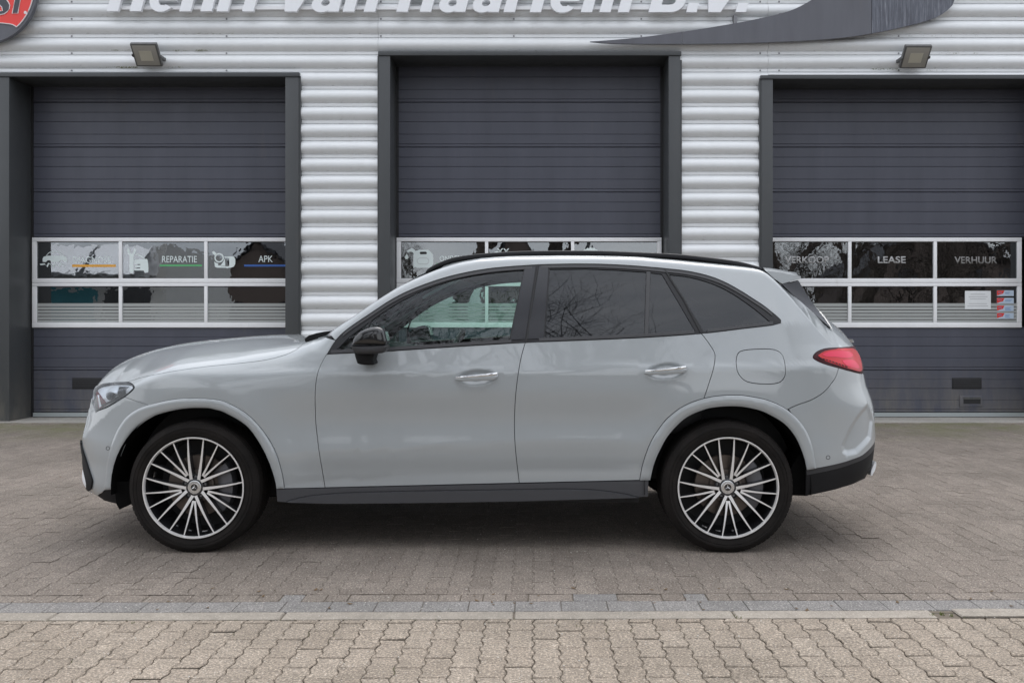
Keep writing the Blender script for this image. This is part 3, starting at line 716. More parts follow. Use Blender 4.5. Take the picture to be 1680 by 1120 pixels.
# floodlights: tilted boxes on a bracket
def floodlight(pxa, pxb, pyt, pyb, label):
    # face: top edge protrudes from the wall
    Yt, Yb = YW - .33, YW - .13
    cx = (pxa + pxb) / 2
    x0, x1 = X_(pxa, Yt), X_(pxb, Yt)
    zt, zb = Z_(pyt, Yt), Z_(pyb, Yb)
    o = empty('floodlight', ((x0 + x1) / 2, YW, (zt + zb) / 2)); tag(o, label, 'floodlight', 'floodlights above the garage doors')
    inv = Matrix.Translation(-o.location)
    u = Vector((0, Yb - Yt, zb - zt)); Lh = u.length; u.normalize(); nrm = Vector((0, u.z, -u.y))  # points to viewer/down
    if nrm.y > 0: nrm = -nrm
    def fr(a, b_, d): # a along x, b_ 0..1 along face, d outwards
        p = Vector((a, Yt, zt)) + u * (b_ * Lh) + nrm * d; return p
    def slab(nm, xa, xb, b0, b1, d0, d1, m, bev, taper=1.0):
        B = MB(); xm = (xa + xb) / 2; bm_ = (b0 + b1) / 2
        q = lambda a, t: xm + (a - xm) * t
        v = [fr(xa, b0, d1), fr(xb, b0, d1), fr(xb, b1, d1), fr(xa, b1, d1)] + [fr(q(xa, taper), bm_ + (b0 - bm_)*taper, d0), fr(q(xb, taper), bm_ + (b0 - bm_)*taper, d0), fr(q(xb, taper), bm_ + (b1 - bm_)*taper, d0), fr(q(xa, taper), bm_ + (b1 - bm_)*taper, d0)]
        B.add(v, [(0,1,2,3),(7,6,5,4),(0,4,5,1),(1,5,6,2),(2,6,7,3),(3,7,4,0)])
        c_ = B.obj(nm, m, o, bevel=bev, sharp=40); c_.matrix_parent_inverse = inv; return c_
    slab('housing', x0, x1, 0, 1, -.05, 0, M['lamp_house'], .008)
    slab('heat_sink', x0 + .05, x1 - .05, .15, .85, -.11, -.05, M['lamp_house'], .006, .8)
    slab('lens', x0 + .02, x1 - .02, .06, .94, .0005, .004, M['lens'], .001)
    slab('reflector', x0 + .085, x1 - .085, .30, .74, .0045, .006, M['lens_in'], 0)
    B = MB(); zc_ = (zt + zb) / 2
    for s in (x0 - .008, x1 + .002): B.box(s, s + .006, Yt + .08, YW - .02, zc_ - .015, zc_ + .015)
    B.box(x0 - .008, x1 + .008, YW - .056, YW - .05, zc_ - .02, zc_ + .02)
    c_ = B.obj('bracket', M['lamp_house'], o); c_.matrix_parent_inverse = inv
floodlight(212.5, 256, 72.5, 109.5, 'grey floodlight with a milky lens above the left garage door')
floodlight(1486, 1530, 76, 112.5, 'brownish floodlight above the right garage door')

# ------------------------------------------------------------------ ground
g = mesh_obj('ground', [(-300, -300, -.055), (300, -300, -.055), (300, 300, -.055), (-300, 300, -.055)], [(0, 1, 2, 3)], M['asphalt']); g['kind'] = 'structure'
TH = -.0094         # the rows run very slightly askew to the wall
def rot(x, y): return (x * math.cos(TH) + y * math.sin(TH), -x * math.sin(TH) + y * math.cos(TH)) if False else (x, y + .0094 * x)
park = mesh_obj('parking_area', [(-14, 4.0405, -.0045), (14, 4.0405, -.0045), (14, 11.9, -.0045), (-14, 11.9, -.0045)], [(0, 1, 2, 3)], M['sand']); park['kind'] = 'structure'
pave = mesh_obj('pavement', [(-14, -.5, -.006), (14, -.5, -.006), (14, 4.04, -.006), (-14, 4.04, -.006)], [(0, 1, 2, 3)], M['sand']); pave['kind'] = 'structure'
road = mesh_obj('road', [(-60, -9, -.03), (60, -9, -.03), (60, -.52, -.03), (-60, -.52, -.03)], [(0, 1, 2, 3)], M['asphalt']); road['kind'] = 'structure'
LP, WP = .2, .1
def side_fn(t):            # zigzag side, period LP/2
    q = (t / (LP / 2)) % 1.0; a = .0052
    return np.interp(q, [0, .18, .36, .64, .84, 1], [-a, -a*.6, a, a*.7, -a, -a])
def paver_outline(gap, seed=0):
    ts = [0, .018, .036, .064, .084, .1, .118, .136, .164, .184, .2]
    L_ = [(-WP/2 + gap + side_fn(t), t - LP/2) for t in ts]; L_[0] = (L_[0][0], L_[0][1] + gap * 1.5); L_[-1] = (L_[-1][0], L_[-1][1] - gap * 1.5)
    R_ = [(WP/2 - gap + side_fn(t), t - LP/2) for t in ts]; R_[0] = (R_[0][0], R_[0][1] + gap * 1.5); R_[-1] = (R_[-1][0], R_[-1][1] - gap * 1.5)
    return R_ + L_[::-1]
def paver_geo(outline, ch=.004, dz=.005, zb=-.03):
    n = len(outline); c = np.mean(outline, axis=0)
    v = []
    for x, y in outline:
        d = np.array((x, y)) - c; l = np.hypot(*d); q = c + d * (1 - ch / l); v.append((q[0], q[1], 0))
    v += [(x, y, -dz) for x, y in outline]
    f = [tuple(range(n))] + [(i + n, (i+1) % n + n, (i+1) % n, i) for i in range(n)]
    return v, f
OUT_N = paver_outline(.0019); OUT_F = paver_outline(.0006)
def paver_mesh(name, out, m, ch=.004, dz=.005):
    v, f = paver_geo(out, ch, dz)
    me = bpy.data.meshes.new(name); me.from_pydata(v, [], f); me.materials.append(m); me.update(); return me
def field(parent, xr, yr, vis_y, out, m_obj, m_stuff, n_obj, ch, dz, tilt, zoff=0, seed=3, label=None):
    rng = random.Random(seed)
    cells = []
    nx0, nx1 = int(xr[0] / WP) - 1, int(xr[1] / WP) + 1
    for i in range(nx0, nx1):
        j0 = int((yr[0]) / LP) - 2; j1 = int(yr[1] / LP) + 2
        for j in range(j0, j1):
            x = (i + .5) * WP; y = (j + (0.5 if i % 2 else 0)) * LP
            cells.append((x, y))
    me = paver_mesh('paver', out, m_obj, ch, dz)
    def place(x, y):
        yy = y + .0094 * x
        return yy
    res = []
    for x, y in cells:
        lo, hi = y - LP/2, y + LP/2
        if hi <= yr[0] + .02 or lo >= yr[1] - .02: continue
        res.append((x, y))
    half = 0.5456 * 1.0
    def seen(x, y): 
        return y > vis_y[0] - .12 and y < vis_y[1] and (-.5455 * (y + .12) - .06) < x - .0 < .523 * (y + .12) + .06
    s = sorted([c for c in res if seen(*c)], key=lambda c: c[1])
    objs = set(s[:n_obj]); b_v = []; b_f = []
    for x, y in res:
        clip = (y - LP/2 < yr[0]) or (y + LP/2 > yr[1])
        rz, rx_, ry_ = rng.gauss(0, .006), rng.gauss(0, tilt), rng.gauss(0, tilt)
        dzz = rng.gauss(0, tilt * .12) + zoff
        if (x, y) in objs and not clip:
            o = bpy.data.objects.new('paver', me); C.objects.link(o); o.parent = parent
            o.location = (x, place(x, y), dzz); o.rotation_euler = (rx_, ry_, rz)
        else:
            oc = out
            if clip:
                oc = [(u, min(max(v_, yr[0] + .001 - y), yr[1] - .001 - y)) for u, v_ in out]
                ocs = []
                for q in oc:
                    if not ocs or (abs(q[0]-ocs[-1][0]) + abs(q[1]-ocs[-1][1])) > 1e-4: ocs.append(q)
                oc = ocs
                if len(oc) < 4 or (max(q[1] for q in oc) - min(q[1] for q in oc)) < .02: continue
            vv, ff = paver_geo(oc, ch, dz)
            if (x, y) in objs:
                me2 = bpy.data.meshes.new('paver'); me2.from_pydata(vv, [], ff); me2.materials.append(m_obj); me2.update()
                o = bpy.data.objects.new('paver', me2); C.objects.link(o); o.parent = parent
                o.location = (x, place(x, y), dzz); o.rotation_euler = (rx_, ry_, rz)
            else:
                n = len(b_v); yy = place(x, y)
                for (a_, c_, d_) in vv: b_v.append((x + a_ - rz*c_, yy + c_ + rz*a_, d_ + dzz + rx_*c_ - ry_*a_))
                b_f += [tuple(i + n for i in q) for q in ff]
    if b_v:
        o = mesh_obj('paver_field', b_v, b_f, m_stuff, parent); o['kind'] = 'stuff'
KY0, KY1 = 3.945, 4.047       # kerb band
BY1 = 4.205                    # blue-grey strip
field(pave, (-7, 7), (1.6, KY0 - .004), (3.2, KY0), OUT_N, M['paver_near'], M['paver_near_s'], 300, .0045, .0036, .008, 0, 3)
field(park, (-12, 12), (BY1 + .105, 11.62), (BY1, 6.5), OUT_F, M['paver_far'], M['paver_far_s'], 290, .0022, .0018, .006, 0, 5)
# kerb stones and blue-grey header course
def slab_obj(name, x0, x1, y0, y1, m, parent, dz=.005, ch=.004, z=0, ragged=0, seed=1):
    rng = random.Random(seed)
    ns = 8 if ragged else 2
    xs = [x0 + (x1 - x0) * i / (ns - 1) for i in range(ns)]
    out = [(x, y0 + .0094*x + rng.uniform(-1, 1) * ragged) for x in xs] + [(x, y1 + .0094*x + rng.uniform(-1, 1) * ragged) for x in reversed(xs)]
    c = np.mean(out, axis=0)
    v, f = paver_geo([(a_ - c[0], b_ - c[1]) for a_, b_ in out], ch, dz)
    me = bpy.data.meshes.new(name); me.from_pydata(v, [], f); me.materials.append(m); me.update()
    o = bpy.data.objects.new(name, me); C.objects.link(o); o.parent = parent; o.location = (c[0], c[1], z); return o
kj = [-7.9, -6.9, -5.9, -4.93, -3.96, -3.0, X_(90, 4), X_(465, 4), X_(843, 4), X_(1205, 4), X_(1572, 4), 2.8, 3.8, 4.8, 5.8, 6.8]
for i in range(len(kj) - 1):
    x1 = kj[i+1] - .003
    if i == 9: x1 = kj[i+1] - .10
    o = slab_obj('kerb_stone', kj[i] + .003, x1, KY0, KY1, M['kerb'], pave, .006, .005, .001 + (.004 if i == 10 else 0), .0022, i)
    if i == 10: o.location.y += .008
bx0 = -7.0; k = 0; rng = random.Random(12)
while bx0 < 7:
    slab_obj('header_paver', bx0 + .001, bx0 + .2026, KY1 + .006, KY1 + .006 + .145, M['paver_blue'], park, .004, .003, rng.gauss(0, .0006), .0008, k); bx0 += .2035; k += 1
# a course of smaller blocks behind the header
bx0 = -7.03
while bx0 < 7:
    w_ = rng.choice((.1, .1, .2)); slab_obj('course_paver', bx0 + .001, bx0 + w_ - .001, KY1 + .155, BY1 + .1, (M['paver_blue'] if rng.random() < .08 else M['paver_far']), park, .003, .003, rng.gauss(0, .0008), .001, k); bx0 += w_ + .002; k += 1
# concrete threshold in front of the doors
sl = box('threshold_slab', -7.0, -2.9, 11.56, YD + .04, -.02, .008, M['slab']); sl.parent = bld; sl.matrix_parent_inverse = Matrix.Translation((0, -YF, 0))
for a_, c_ in ((-2.1, 2.0), (2.6, 7.0)):
    sl = box('threshold_slab', a_, c_, 11.56, YD + .04, -.02, .008, M['slab']); sl.parent = bld; sl.matrix_parent_inverse = Matrix.Translation((0, -YF, 0))
# weeds, grit and soil in the joints
rng = random.Random(21); b = MB()
def tuft(x, y, n, h):
    for _ in range(n):
        a = rng.uniform(0, 6.28); r = rng.uniform(0, .012); px_, py_ = x + r*math.cos(a), y + r*math.sin(a)
        dx, dy = rng.uniform(-.6, .6)*h, rng.uniform(-.6, .6)*h; wd = .0012
        b.add([(px_ - wd, py_, -.006), (px_ + wd, py_, -.006), (px_ + dx, py_ + dy, h*rng.uniform(.5, 1))], [(0, 1, 2)])
M['weed'] = mat('weed', (.12, .15, .035), .8)
for px, py, n, h in ((217, 1022, 18, .013), (244, 1029, 10, .01), (947, 1027, 10, .012), (1205, 1010, 14, .012), (1216, 1014, 16, .012), (1545, 1006, 40, .012), (1530, 1009, 30, .012), (1560, 1008, 20, .01), (735, 1000, 8, .008), (1490, 1012, 8, .008)):
    Y = F * H / (py - PY0); tuft(X_(px, Y), Y, int(n * .6), h)
for _ in range(60):
    x = rng.uniform(-2.4, 2.3); tuft(x, KY0 - .001 + .0094*x, 3, .006)
o = b.obj('weeds', M['weed']); tag(o, 'sparse weeds growing in the joints along the kerb line', 'weeds', kind='stuff')
b = MB()
for _ in range(500):
    Y = rng.uniform(3.2, 7.5); x = rng.uniform(-.54, .52) * Y; r = rng.uniform(.0012, .0035)
    zz = .0005
    b.add([(x-r, Y-r*.8, zz), (x+r, Y-r, zz), (x+r*.9, Y+r, zz), (x-r, Y+r*.7, zz), (x, Y, zz + r)], [(0,1,4),(1,2,4),(2,3,4),(3,0,4)])
lf_ = MB(); rng = random.Random(77)
for _ in range(170):
    if rng.random() < .6: x, Y = rng.uniform(-6.5, 6.5), rng.uniform(11.25, 11.54)
    elif rng.random() < .5: x = rng.uniform(-2.4, 2.3); Y = rng.uniform(4.06, 4.4)
    else: x, Y = rng.uniform(-5, 5), rng.uniform(6, 11)
    a = rng.uniform(0, 6.28); r = rng.uniform(.008, .02); c_, s_ = math.cos(a), math.sin(a)
    lf_.add([(x + (u*c_ - v_*s_)*r, Y + (u*s_ + v_*c_)*r, .002 + w_*.006) for u, v_, w_ in ((-1,0,.3),(0,.5,0),(1,0,.8),(0,-.5,.1))], [(0,1,2,3)])
M['leaf'] = mat('dead_leaf', (.12, .075, .035), .8)
o = lf_.obj('dead_leaves', M['leaf']); tag(o, 'small dry leaves scattered over the paving and along the doors', 'leaves', kind='stuff')
M['grit'] = mat('grit', (.55, .52, .47), .8)
o = b.obj('grit', M['grit']); tag(o, 'small pale bits of grit scattered over the paving', 'grit', kind='stuff')

# ------------------------------------------------------------------ the car
YC, HW = 5.995, .945
CXc = (X_(317, 5.066) + X_(1195, 5.066)) / 2
car = empty('parked_car', (CXc, YC, 0))
tag(car, 'light grey five door SUV parked side on in front of the garage doors', 'car')
XHF, XHR = X_(317, 5.066), X_(1195, 5.066); ZH = .352
XSF, XSR, XTF, XTR = -1.62, 1.18, -2.66, 2.03
def arr(a): return np.asarray(a, dtype=float)
# nominal plan curve
th = np.linspace(0, 1, 120)
tt = 1 - (1 - th) ** 1.0
pf = 2.9
ang = np.linspace(math.pi/2, 0, 140)
fx = XSF + (XTF - XSF) * np.sin(ang) ** (2/pf); fw = HW * np.cos(ang) ** (2/pf)
ang2 = np.linspace(0, math.pi/2, 140); pr_ = 3.4
rx = XSR + (XTR - XSR) * np.sin(ang2) ** (2/pr_); rw = HW * np.cos(ang2) ** (2/pr_)
mxx = np.linspace(XSF, XSR, 60)[1:-1]
PXN = np.concatenate([fx, mxx, rx]); PWN = np.concatenate([fw, np.full(len(mxx), HW), rw])
PA = np.concatenate([[0], np.cumsum(np.hypot(np.diff(PXN), np.diff(PWN)))])
AT = PA[-1]
def a_of_x(x): return np.interp(x, PXN, PA)
def ctab(pts, Yf):
    return arr([X_(p[0], Yf(p) if callable(Yf) else Yf) for p in pts]), arr([Z_(p[1], Yf(p) if callable(Yf) else Yf) for p in pts])
edge_px = [(156,633),(180,620),(216,611),(250,598),(281,589),(340,579),(400,571.5),(470,563),(505,558),(532.7,553),(545.4,541.8),(573.6,524.4),(600.4,505.6),(620.4,492.2),(654,470.8),(680,458),(700,449.4),
           (720,441),(751,431),(787,424.5),(840,421.2),(920,420.2),(980,420.5),(1040,422),(1111,428),(1183,435.5),(1235,441),(1250,443),(1262,449),(1281,464),(1305,485),(1329,507),(1350,525.5),(1366,540),(1385,553),(1402,567)]
def Ye(p):
    x, y = p
    if x < 505: return 5.17
    if x < 1235: return float(np.interp(y, [420, 450, 560], [5.33, 5.31, 5.17]))
    return float(np.interp(y, [440, 470, 540, 570], [5.33, 5.31, 5.22, 5.22]))
EX, EZ = ctab(edge_px, Ye)
o_ = np.argsort(EX); EX, EZ = EX[o_], EZ[o_]
# centreline heights
cen = [(-2.72, .875), (-2.64, .965), (-2.56, 1.012), (-2.48, 1.043), (-2.4, 1.070), (-2.32, 1.091), (-2.24, 1.108), (-2.16, 1.121), (-2.0, 1.137), (-1.84, 1.152), (-1.68, 1.163), (-1.52, 1.168), (-1.36, 1.168), (-1.28, 1.168), (-1.2, 1.172), (-1.12, 1.19)]
czx = [c[0] for c in cen]; czz = [c[1] for c in cen]
for x_, add in ((-1.06, .02), (-.9, .055), (-.7, .07), (-.5, .075), (-.2, .065), (.2, .06), (.6, .055), (1.0, .055), (1.18, .052)):
    czx.append(x_); czz.append(float(np.interp(x_, EX, EZ)) + add)
def ZX(px, py, Y=5.75): return X_(px, Y), Z_(py, Y)
for a_, z_ in ((1.3, 1.587), (1.4, 1.567), (1.5, 1.55), (1.6, 1.542), (1.65, 1.535), (1.7, 1.497), (1.75, 1.436), (1.8, 1.377), (1.85, 1.327), (1.9, 1.2825), (1.95, 1.250), (2.0, 1.225)): czx.append(a_); czz.append(z_)
CZX, CZZ = arr(czx), arr(czz)
ZB = .20
def smooth(t): t = np.clip(t, 0, 1); return t*t*(3-2*t)
# target silhouettes of nose and tail -> tip position per height
fs = [(631,153),(640,150.3),(653,146.5),(681,141),(700,137.5),(713,134.5),(722,132.5),(740,134),(755,136.5),(770,136),(780,133.5),(790,132.2),(803,134.5),(812,147),(830,165)]
rsil = [(560,1397),(568,1402),(580,1409),(595,1414),(607,1416),(613,1417),(631,1419.5),(651,1428),(660,1431.5),(676,1434.5),(703,1436.7),(721,1437.8),(744,1436.5),(764,1434.5),(786,1423),(812,1412)]
FZ = arr([Z_(p[0], 5.35) for p in fs]); FP = arr([p[1] for p in fs])
RZ = arr([Z_(p[0], 5.35) for p in rsil]); RP = arr([p[1] for p in rsil])
KFZ = np.linspace(.2, 1.12, 110)
def solve_tip(z, front):
    tgt = np.interp(z, FZ[::-1], FP[::-1]) if front else np.interp(z, RZ[::-1], RP[::-1])
    lo, hi = .5, 1.5
    for _ in range(30):
        k = (lo + hi) / 2
        if front: x = XSF + (fx - XSF) * k; px = PX0 + F * x / (YC - (fw - .01)); ok = px.min() < tgt
        else: x = XSR + (rx - XSR) * k; px = PX0 + F * x / (YC - (rw - .01)); ok = px.max() > tgt
        if ok: hi = k
        else: lo = k
    return k
KF = arr([solve_tip(z, True) for z in KFZ]); KR = arr([solve_tip(z, False) for z in KFZ])
def gsm(v, sig):
    k = np.arange(-int(3*sig) - 1, int(3*sig) + 2); wt = np.exp(-.5*(k/sig)**2); wt /= wt.sum(); n = len(k)//2
    a0 = 2*v[0] - v[1:n+1][::-1]; a1 = 2*v[-1] - v[-n-1:-1][::-1]
    return np.convolve(np.concatenate([a0, v, a1]), wt, 'valid')
KF = gsm(KF, 2.6); KR = gsm(KR, 3.2)
def dens(x, z, sig_m):
    xx_ = np.linspace(x[0], x[-1], 900); return xx_, gsm(np.interp(xx_, x, z), sig_m / (xx_[1] - xx_[0]))
EX, EZ = dens(EX, EZ, .022)
o2_ = np.argsort(CZX); CZX, CZZ = dens(CZX[o2_], CZZ[o2_], .035)
def belt_z(x): return np.interp(x, [-1.15, -.6, -.04, .55, .92, 1.35], [1.075, 1.10, 1.135, 1.165, 1.185, 1.24])
vent = arr([(1430.4,660.6),(1411,671),(1396.5,684),(1382,704.7),(1370.8,727),(1372,739.6),(1382,745.8),(1402.7,743.7),(1437,722),(1445,690)])
VX, VZ = (vent[:, 0] - PX0) / F * 5.2, H - (vent[:, 1] - PY0) / F * 5.2
def polydist(x, z, PXs, PZs):
    d = np.full(x.shape, 9.); ins = np.zeros(x.shape, bool); n = len(PXs)
    for i in range(n):
        x0, z0, x1, z1 = PXs[i], PZs[i], PXs[(i+1) % n], PZs[(i+1) % n]
        t = np.clip(((x-x0)*(x1-x0) + (z-z0)*(z1-z0)) / ((x1-x0)**2 + (z1-z0)**2 + 1e-12), 0, 1)
        d = np.minimum(d, np.hypot(x - x0 - t*(x1-x0), z - z0 - t*(z1-z0)))
        c = ((z0 > z) != (z1 > z)) & (x < (x1-x0)*(z-z0)/(z1-z0+1e-15) + x0); ins ^= c
    return d, ins
HANDLES = [(X_(782, 5.07), Z_(618, 5.07)), (X_(1092, 5.07), Z_(608, 5.07))]
def inset(x, z):
    # lower body
    zc_ = .548 + (x + 1.1) * .043        # crease low on the doors
    zs = .965 + np.clip(x, -2, 2) * .012  # shoulder
    g = np.interp(z, [.2, .34, .42], [.05, .030, .022])
    g = np.where(z > .42, .022 - .006 * smooth((z - .42) / .1), g)
    door = smooth((x + 1.55) / .5) * smooth((.95 - x) / .5)
    g = g + door * (.013 * smooth((.90 - z) / .18) - .010 * smooth((.72 - z) / .17))
    g = g + door * .026 * np.clip((zc_ - z) / .16, 0, 1)
    g = g - .014 * smooth((z - .60) / .30)
    # shoulder, belt and glasshouse
    bz = belt_z(x)
    q = np.maximum(z - zs, 0)
    g = g + q * .24 * smooth(q / .055)
    q2 = np.maximum(z - bz, 0)
    g = g + q2 * .13 + .13 * q2**2
    # crease running down from the headlight over the bumper corner
    zl = .822 + .716 * (x + 2.24)
    g = g + .13 * smooth((-2.12 - x) / .12) * np.maximum(z - zl, 0) * smooth((.93 - z) / .06 + .4)
    # haunch and arch bulges
    for xc in (XHF, XHR):
        rr_ = np.hypot(x - xc, z - ZH)
        g = g - .010 * np.exp(-((rr_ - .50) / .10) ** 2) * (z > .25)
    # front fender leans in towards the hood
    fr = smooth((-1.05 - x) / .5); g = g + fr * np.maximum(z - .88, 0) ** 2 * 1.6
    # tumblehome at the tail
    rr2 = smooth((x - 1.2) / .6); g = g + rr2 * np.maximum(z - .98, 0) * .10
    d, ins = polydist(x, z, VX, VZ)
    g = g + .018 * smooth(d / .034) * ins + .004 * np.exp(-(d / .012) ** 2) * 0
    for hx, hz in HANDLES:
        tx = (x - hx); tz = (z - hz) - tx * .06
        rr_ = np.sqrt((tx / .118) ** 2 + (tz / .047) ** 2)
        g = g + .017 * (1 - smooth((rr_ - .45) / .55))
    return g
def S(a, b, off=0.0):
    a = arr(a); b = arr(b); a, b = np.broadcast_arrays(a, b); a = np.clip(a, 0, AT)
    bx = np.interp(a, PA, PXN); bw = np.interp(a, PA, PWN)
    ze = np.interp(bx, EX, EZ); zc = np.interp(bx, CZX, CZZ)
    r = np.interp(bx, [-2.6, -2.3, -1.3, -1.1, -.9, 1.2, 1.6, 2.0], [.05, .09, .10, .05, .035, .035, .03, .03])
    zt = ze - r
    def side(z):
        kf = np.interp(z, KFZ, KF); kr = np.interp(z, KFZ, KR)
        x = np.where(bx < XSF, XSF + (bx - XSF) * kf, np.where(bx > XSR, XSR + (bx - XSR) * kr, bx))
        w = bw - inset(x, z) * np.minimum(1, bw / .5)
        return x, np.maximum(w, 0) * 1.0
    z = ZB + np.minimum(b, 1) * (zt - ZB)
    x, w = side(z)
    x1, w1 = side(zt); xq, wq = side(zt - .01)
    sw = (w1 - wq) / .01; sw = np.clip(sw, -1.2, .2)
    rw_ = r * np.interp(bx, [-1.3, -1.1], [1.7, 1.0]) * np.minimum(1, bw / .5)
    w2 = np.maximum(w1 + sw * r - rw_, w1 * .3); z2 = ze
    m_ = np.clip(2 * (zc - z2) / np.maximum(w2, .05), -.6, 1.5)
    zp = (z2 - m_ * (w1 - sw * zt - w2)) / (1 + m_ * sw); zp = np.clip(zp, zt, z2); wp = w1 + sw * (zp - zt)
    t = np.clip((b - 1) / .15, 0, 1)
    wf = (1-t)**2*w1 + 2*t*(1-t)*wp + t*t*w2; zf = (1-t)**2*zt + 2*t*(1-t)*zp + t*t*z2
    s = np.clip((b - 1.15) / .85, 0, 1)
    wt = w2 * (1 - s); ztop = z2 + (zc - z2) * (1 - (1 - s) ** 2)
    w = np.where(b <= 1, w, np.where(b <= 1.15, wf, wt)); z = np.where(b <= 1, z, np.where(b <= 1.15, zf, ztop))
    x = np.where(b <= 1, x, x1)
    return np.stack([x, -w, z], -1)          # y relative to the centre plane
def normals(a, b):
    e = 2e-3
    pa = S(np.clip(a + e, 0, AT), b) - S(np.clip(a - e, 0, AT), b); pb = S(a, np.clip(b + e, 0, 2)) - S(a, np.clip(b - e, 0, 2))
    n = np.cross(pa, pb); l = np.linalg.norm(n, axis=-1, keepdims=True); n = n / np.maximum(l, 1e-12)
    bad = (l[..., 0] < 1e-12); n[bad] = (0, -1, 0)
    return n
def proj(p): 
    Y = YC + p[..., 1]; return np.stack([PX0 + F * p[..., 0] / Y, PY0 + F * (H - p[..., 2]) / Y], -1)
ga, gb = np.meshgrid(np.linspace(.05, AT - .05, 620), np.concatenate([np.linspace(0, 1, 150), np.linspace(1.01, 1.15, 20), np.linspace(1.18, 1.9, 30)]), indexing='ij')
gp = S(ga, gb); gn = normals(ga, gb); gq = proj(gp)
view = gp + np.array([0, YC, -H]); facing = -(gn * view).sum(-1) / np.linalg.norm(view, axis=-1)
vis = facing > .01
GA, GB, GQ = ga[vis], gb[vis], gq[vis]
def inv(px, py):
    pts = np.array([px, py], float)
    i = np.argmin(((GQ - pts) ** 2).sum(1)); a, b = GA[i], GB[i]; best = (((GQ[i] - pts) ** 2).sum(), a, b)
    for _ in range(8):
        e = 1e-4
        q0 = proj(S(a, b)); qa = (proj(S(a + e, b)) - q0) / e; qb = (proj(S(a, b + e)) - q0) / e
        J = np.array([qa, qb]).T
        try: d = np.linalg.solve(J, pts - q0)
        except np.linalg.LinAlgError: break
        l = max(abs(d[0]) / .03, abs(d[1]) / .03, 1); a = min(max(a + d[0] / l, 0), AT); b = min(max(b + d[1] / l, 0), 2)
        er = ((proj(S(a, b)) - pts) ** 2).sum()
        if er < best[0]: best = (er, a, b)
        if er < 1e-4: break
    return best[1], best[2]
def P2(pts, step=9, closed=True):
    """pixel polyline (dense) -> param points; tuples of length 3 ('s', a, b) pass through"""
    out = []
    n = len(pts)
    for i, p in enumerate(pts):
        if len(p) == 3: out.append((p[1], p[2])); continue
        out.append(inv(*p))
        if i == n - 1 and not closed: break
        q = pts[(i + 1) % n]
        if len(q) == 2:
            d = math.hypot(q[0]-p[0], q[1]-p[1]); k = int(d / step)
            for j in range(1, k + 1):
                t = j / (k + 1); out.append(inv(p[0] + (q[0]-p[0])*t, p[1] + (q[1]-p[1])*t))
    return out
def cm(pts, n=4): return cat_mull(pts, n)
def inside(x, y, poly):
    ins = np.zeros(np.shape(x), bool); n = len(poly)
    for i in range(n):
        x0, y0 = poly[i]; x1, y1 = poly[(i+1) % n]
        if y0 == y1: continue
        ins ^= ((y0 > y) != (y1 > y)) & (x < (x1-x0)*(y-y0)/(y1-y0) + x0)
    return ins
def edist(x, y, poly):
    d = np.full(np.shape(x), 9.)
    n = len(poly)
    for i in range(n):
        x0, y0 = poly[i]; x1, y1 = poly[(i+1) % n]
        t = np.clip(((x-x0)*(x1-x0) + (y-y0)*(y1-y0)) / ((x1-x0)**2 + (y1-y0)**2 + 1e-12), 0, 1)
        d = np.minimum(d, np.hypot(x-x0-t*(x1-x0), y-y0-t*(y1-y0)))
    return d
def shrink(poly, s):
    if s == 0: return poly
    P_ = [p for i, p in enumerate(poly) if math.hypot(p[0]-poly[i-1][0], p[1]-poly[i-1][1]) > 1e-4]
    A_ = sum(P_[i-1][0]*P_[i][1] - P_[i][0]*P_[i-1][1] for i in range(len(P_))); sg = 1 if A_ > 0 else -1
    out = []
    n = len(P_)
    for i in range(n):
        p0, p1, p2 = P_[i-1], P_[i], P_[(i+1) % n]
        def nrm(p, q): dx, dy = q[0]-p[0], q[1]-p[1]; l = math.hypot(dx, dy) or 1; return (-dy/l*sg, dx/l*sg)
        n1, n2 = nrm(p0, p1), nrm(p1, p2); mx_, my = n1[0]+n2[0], n1[1]+n2[1]; l2 = (mx_*mx_ + my*my) / 2
        k = s / max(l2, .35) ; qx, qy = p1[0] + mx_*k, p1[1] + my*k
        out.append((min(max(qx, 0), AT) if p1[0] not in (0, AT) else p1[0], qy if p1[1] != 2 else 2))
    return out
def grid_pts(poly, step, bounds=None):
    xs = [p[0] for p in poly]; ys = [p[1] for p in poly]
    gx = np.arange(min(xs), max(xs), step) + step/2; gy = np.arange(min(ys), max(ys), step) + step/2
    if len(gx) == 0 or len(gy) == 0: return np.zeros((0, 2))
    X, Y = np.meshgrid(gx, gy); X[::2] += step * .5 * 0; X, Y = X.ravel(), Y.ravel()
    return np.stack([X, Y], 1)
HAB = None
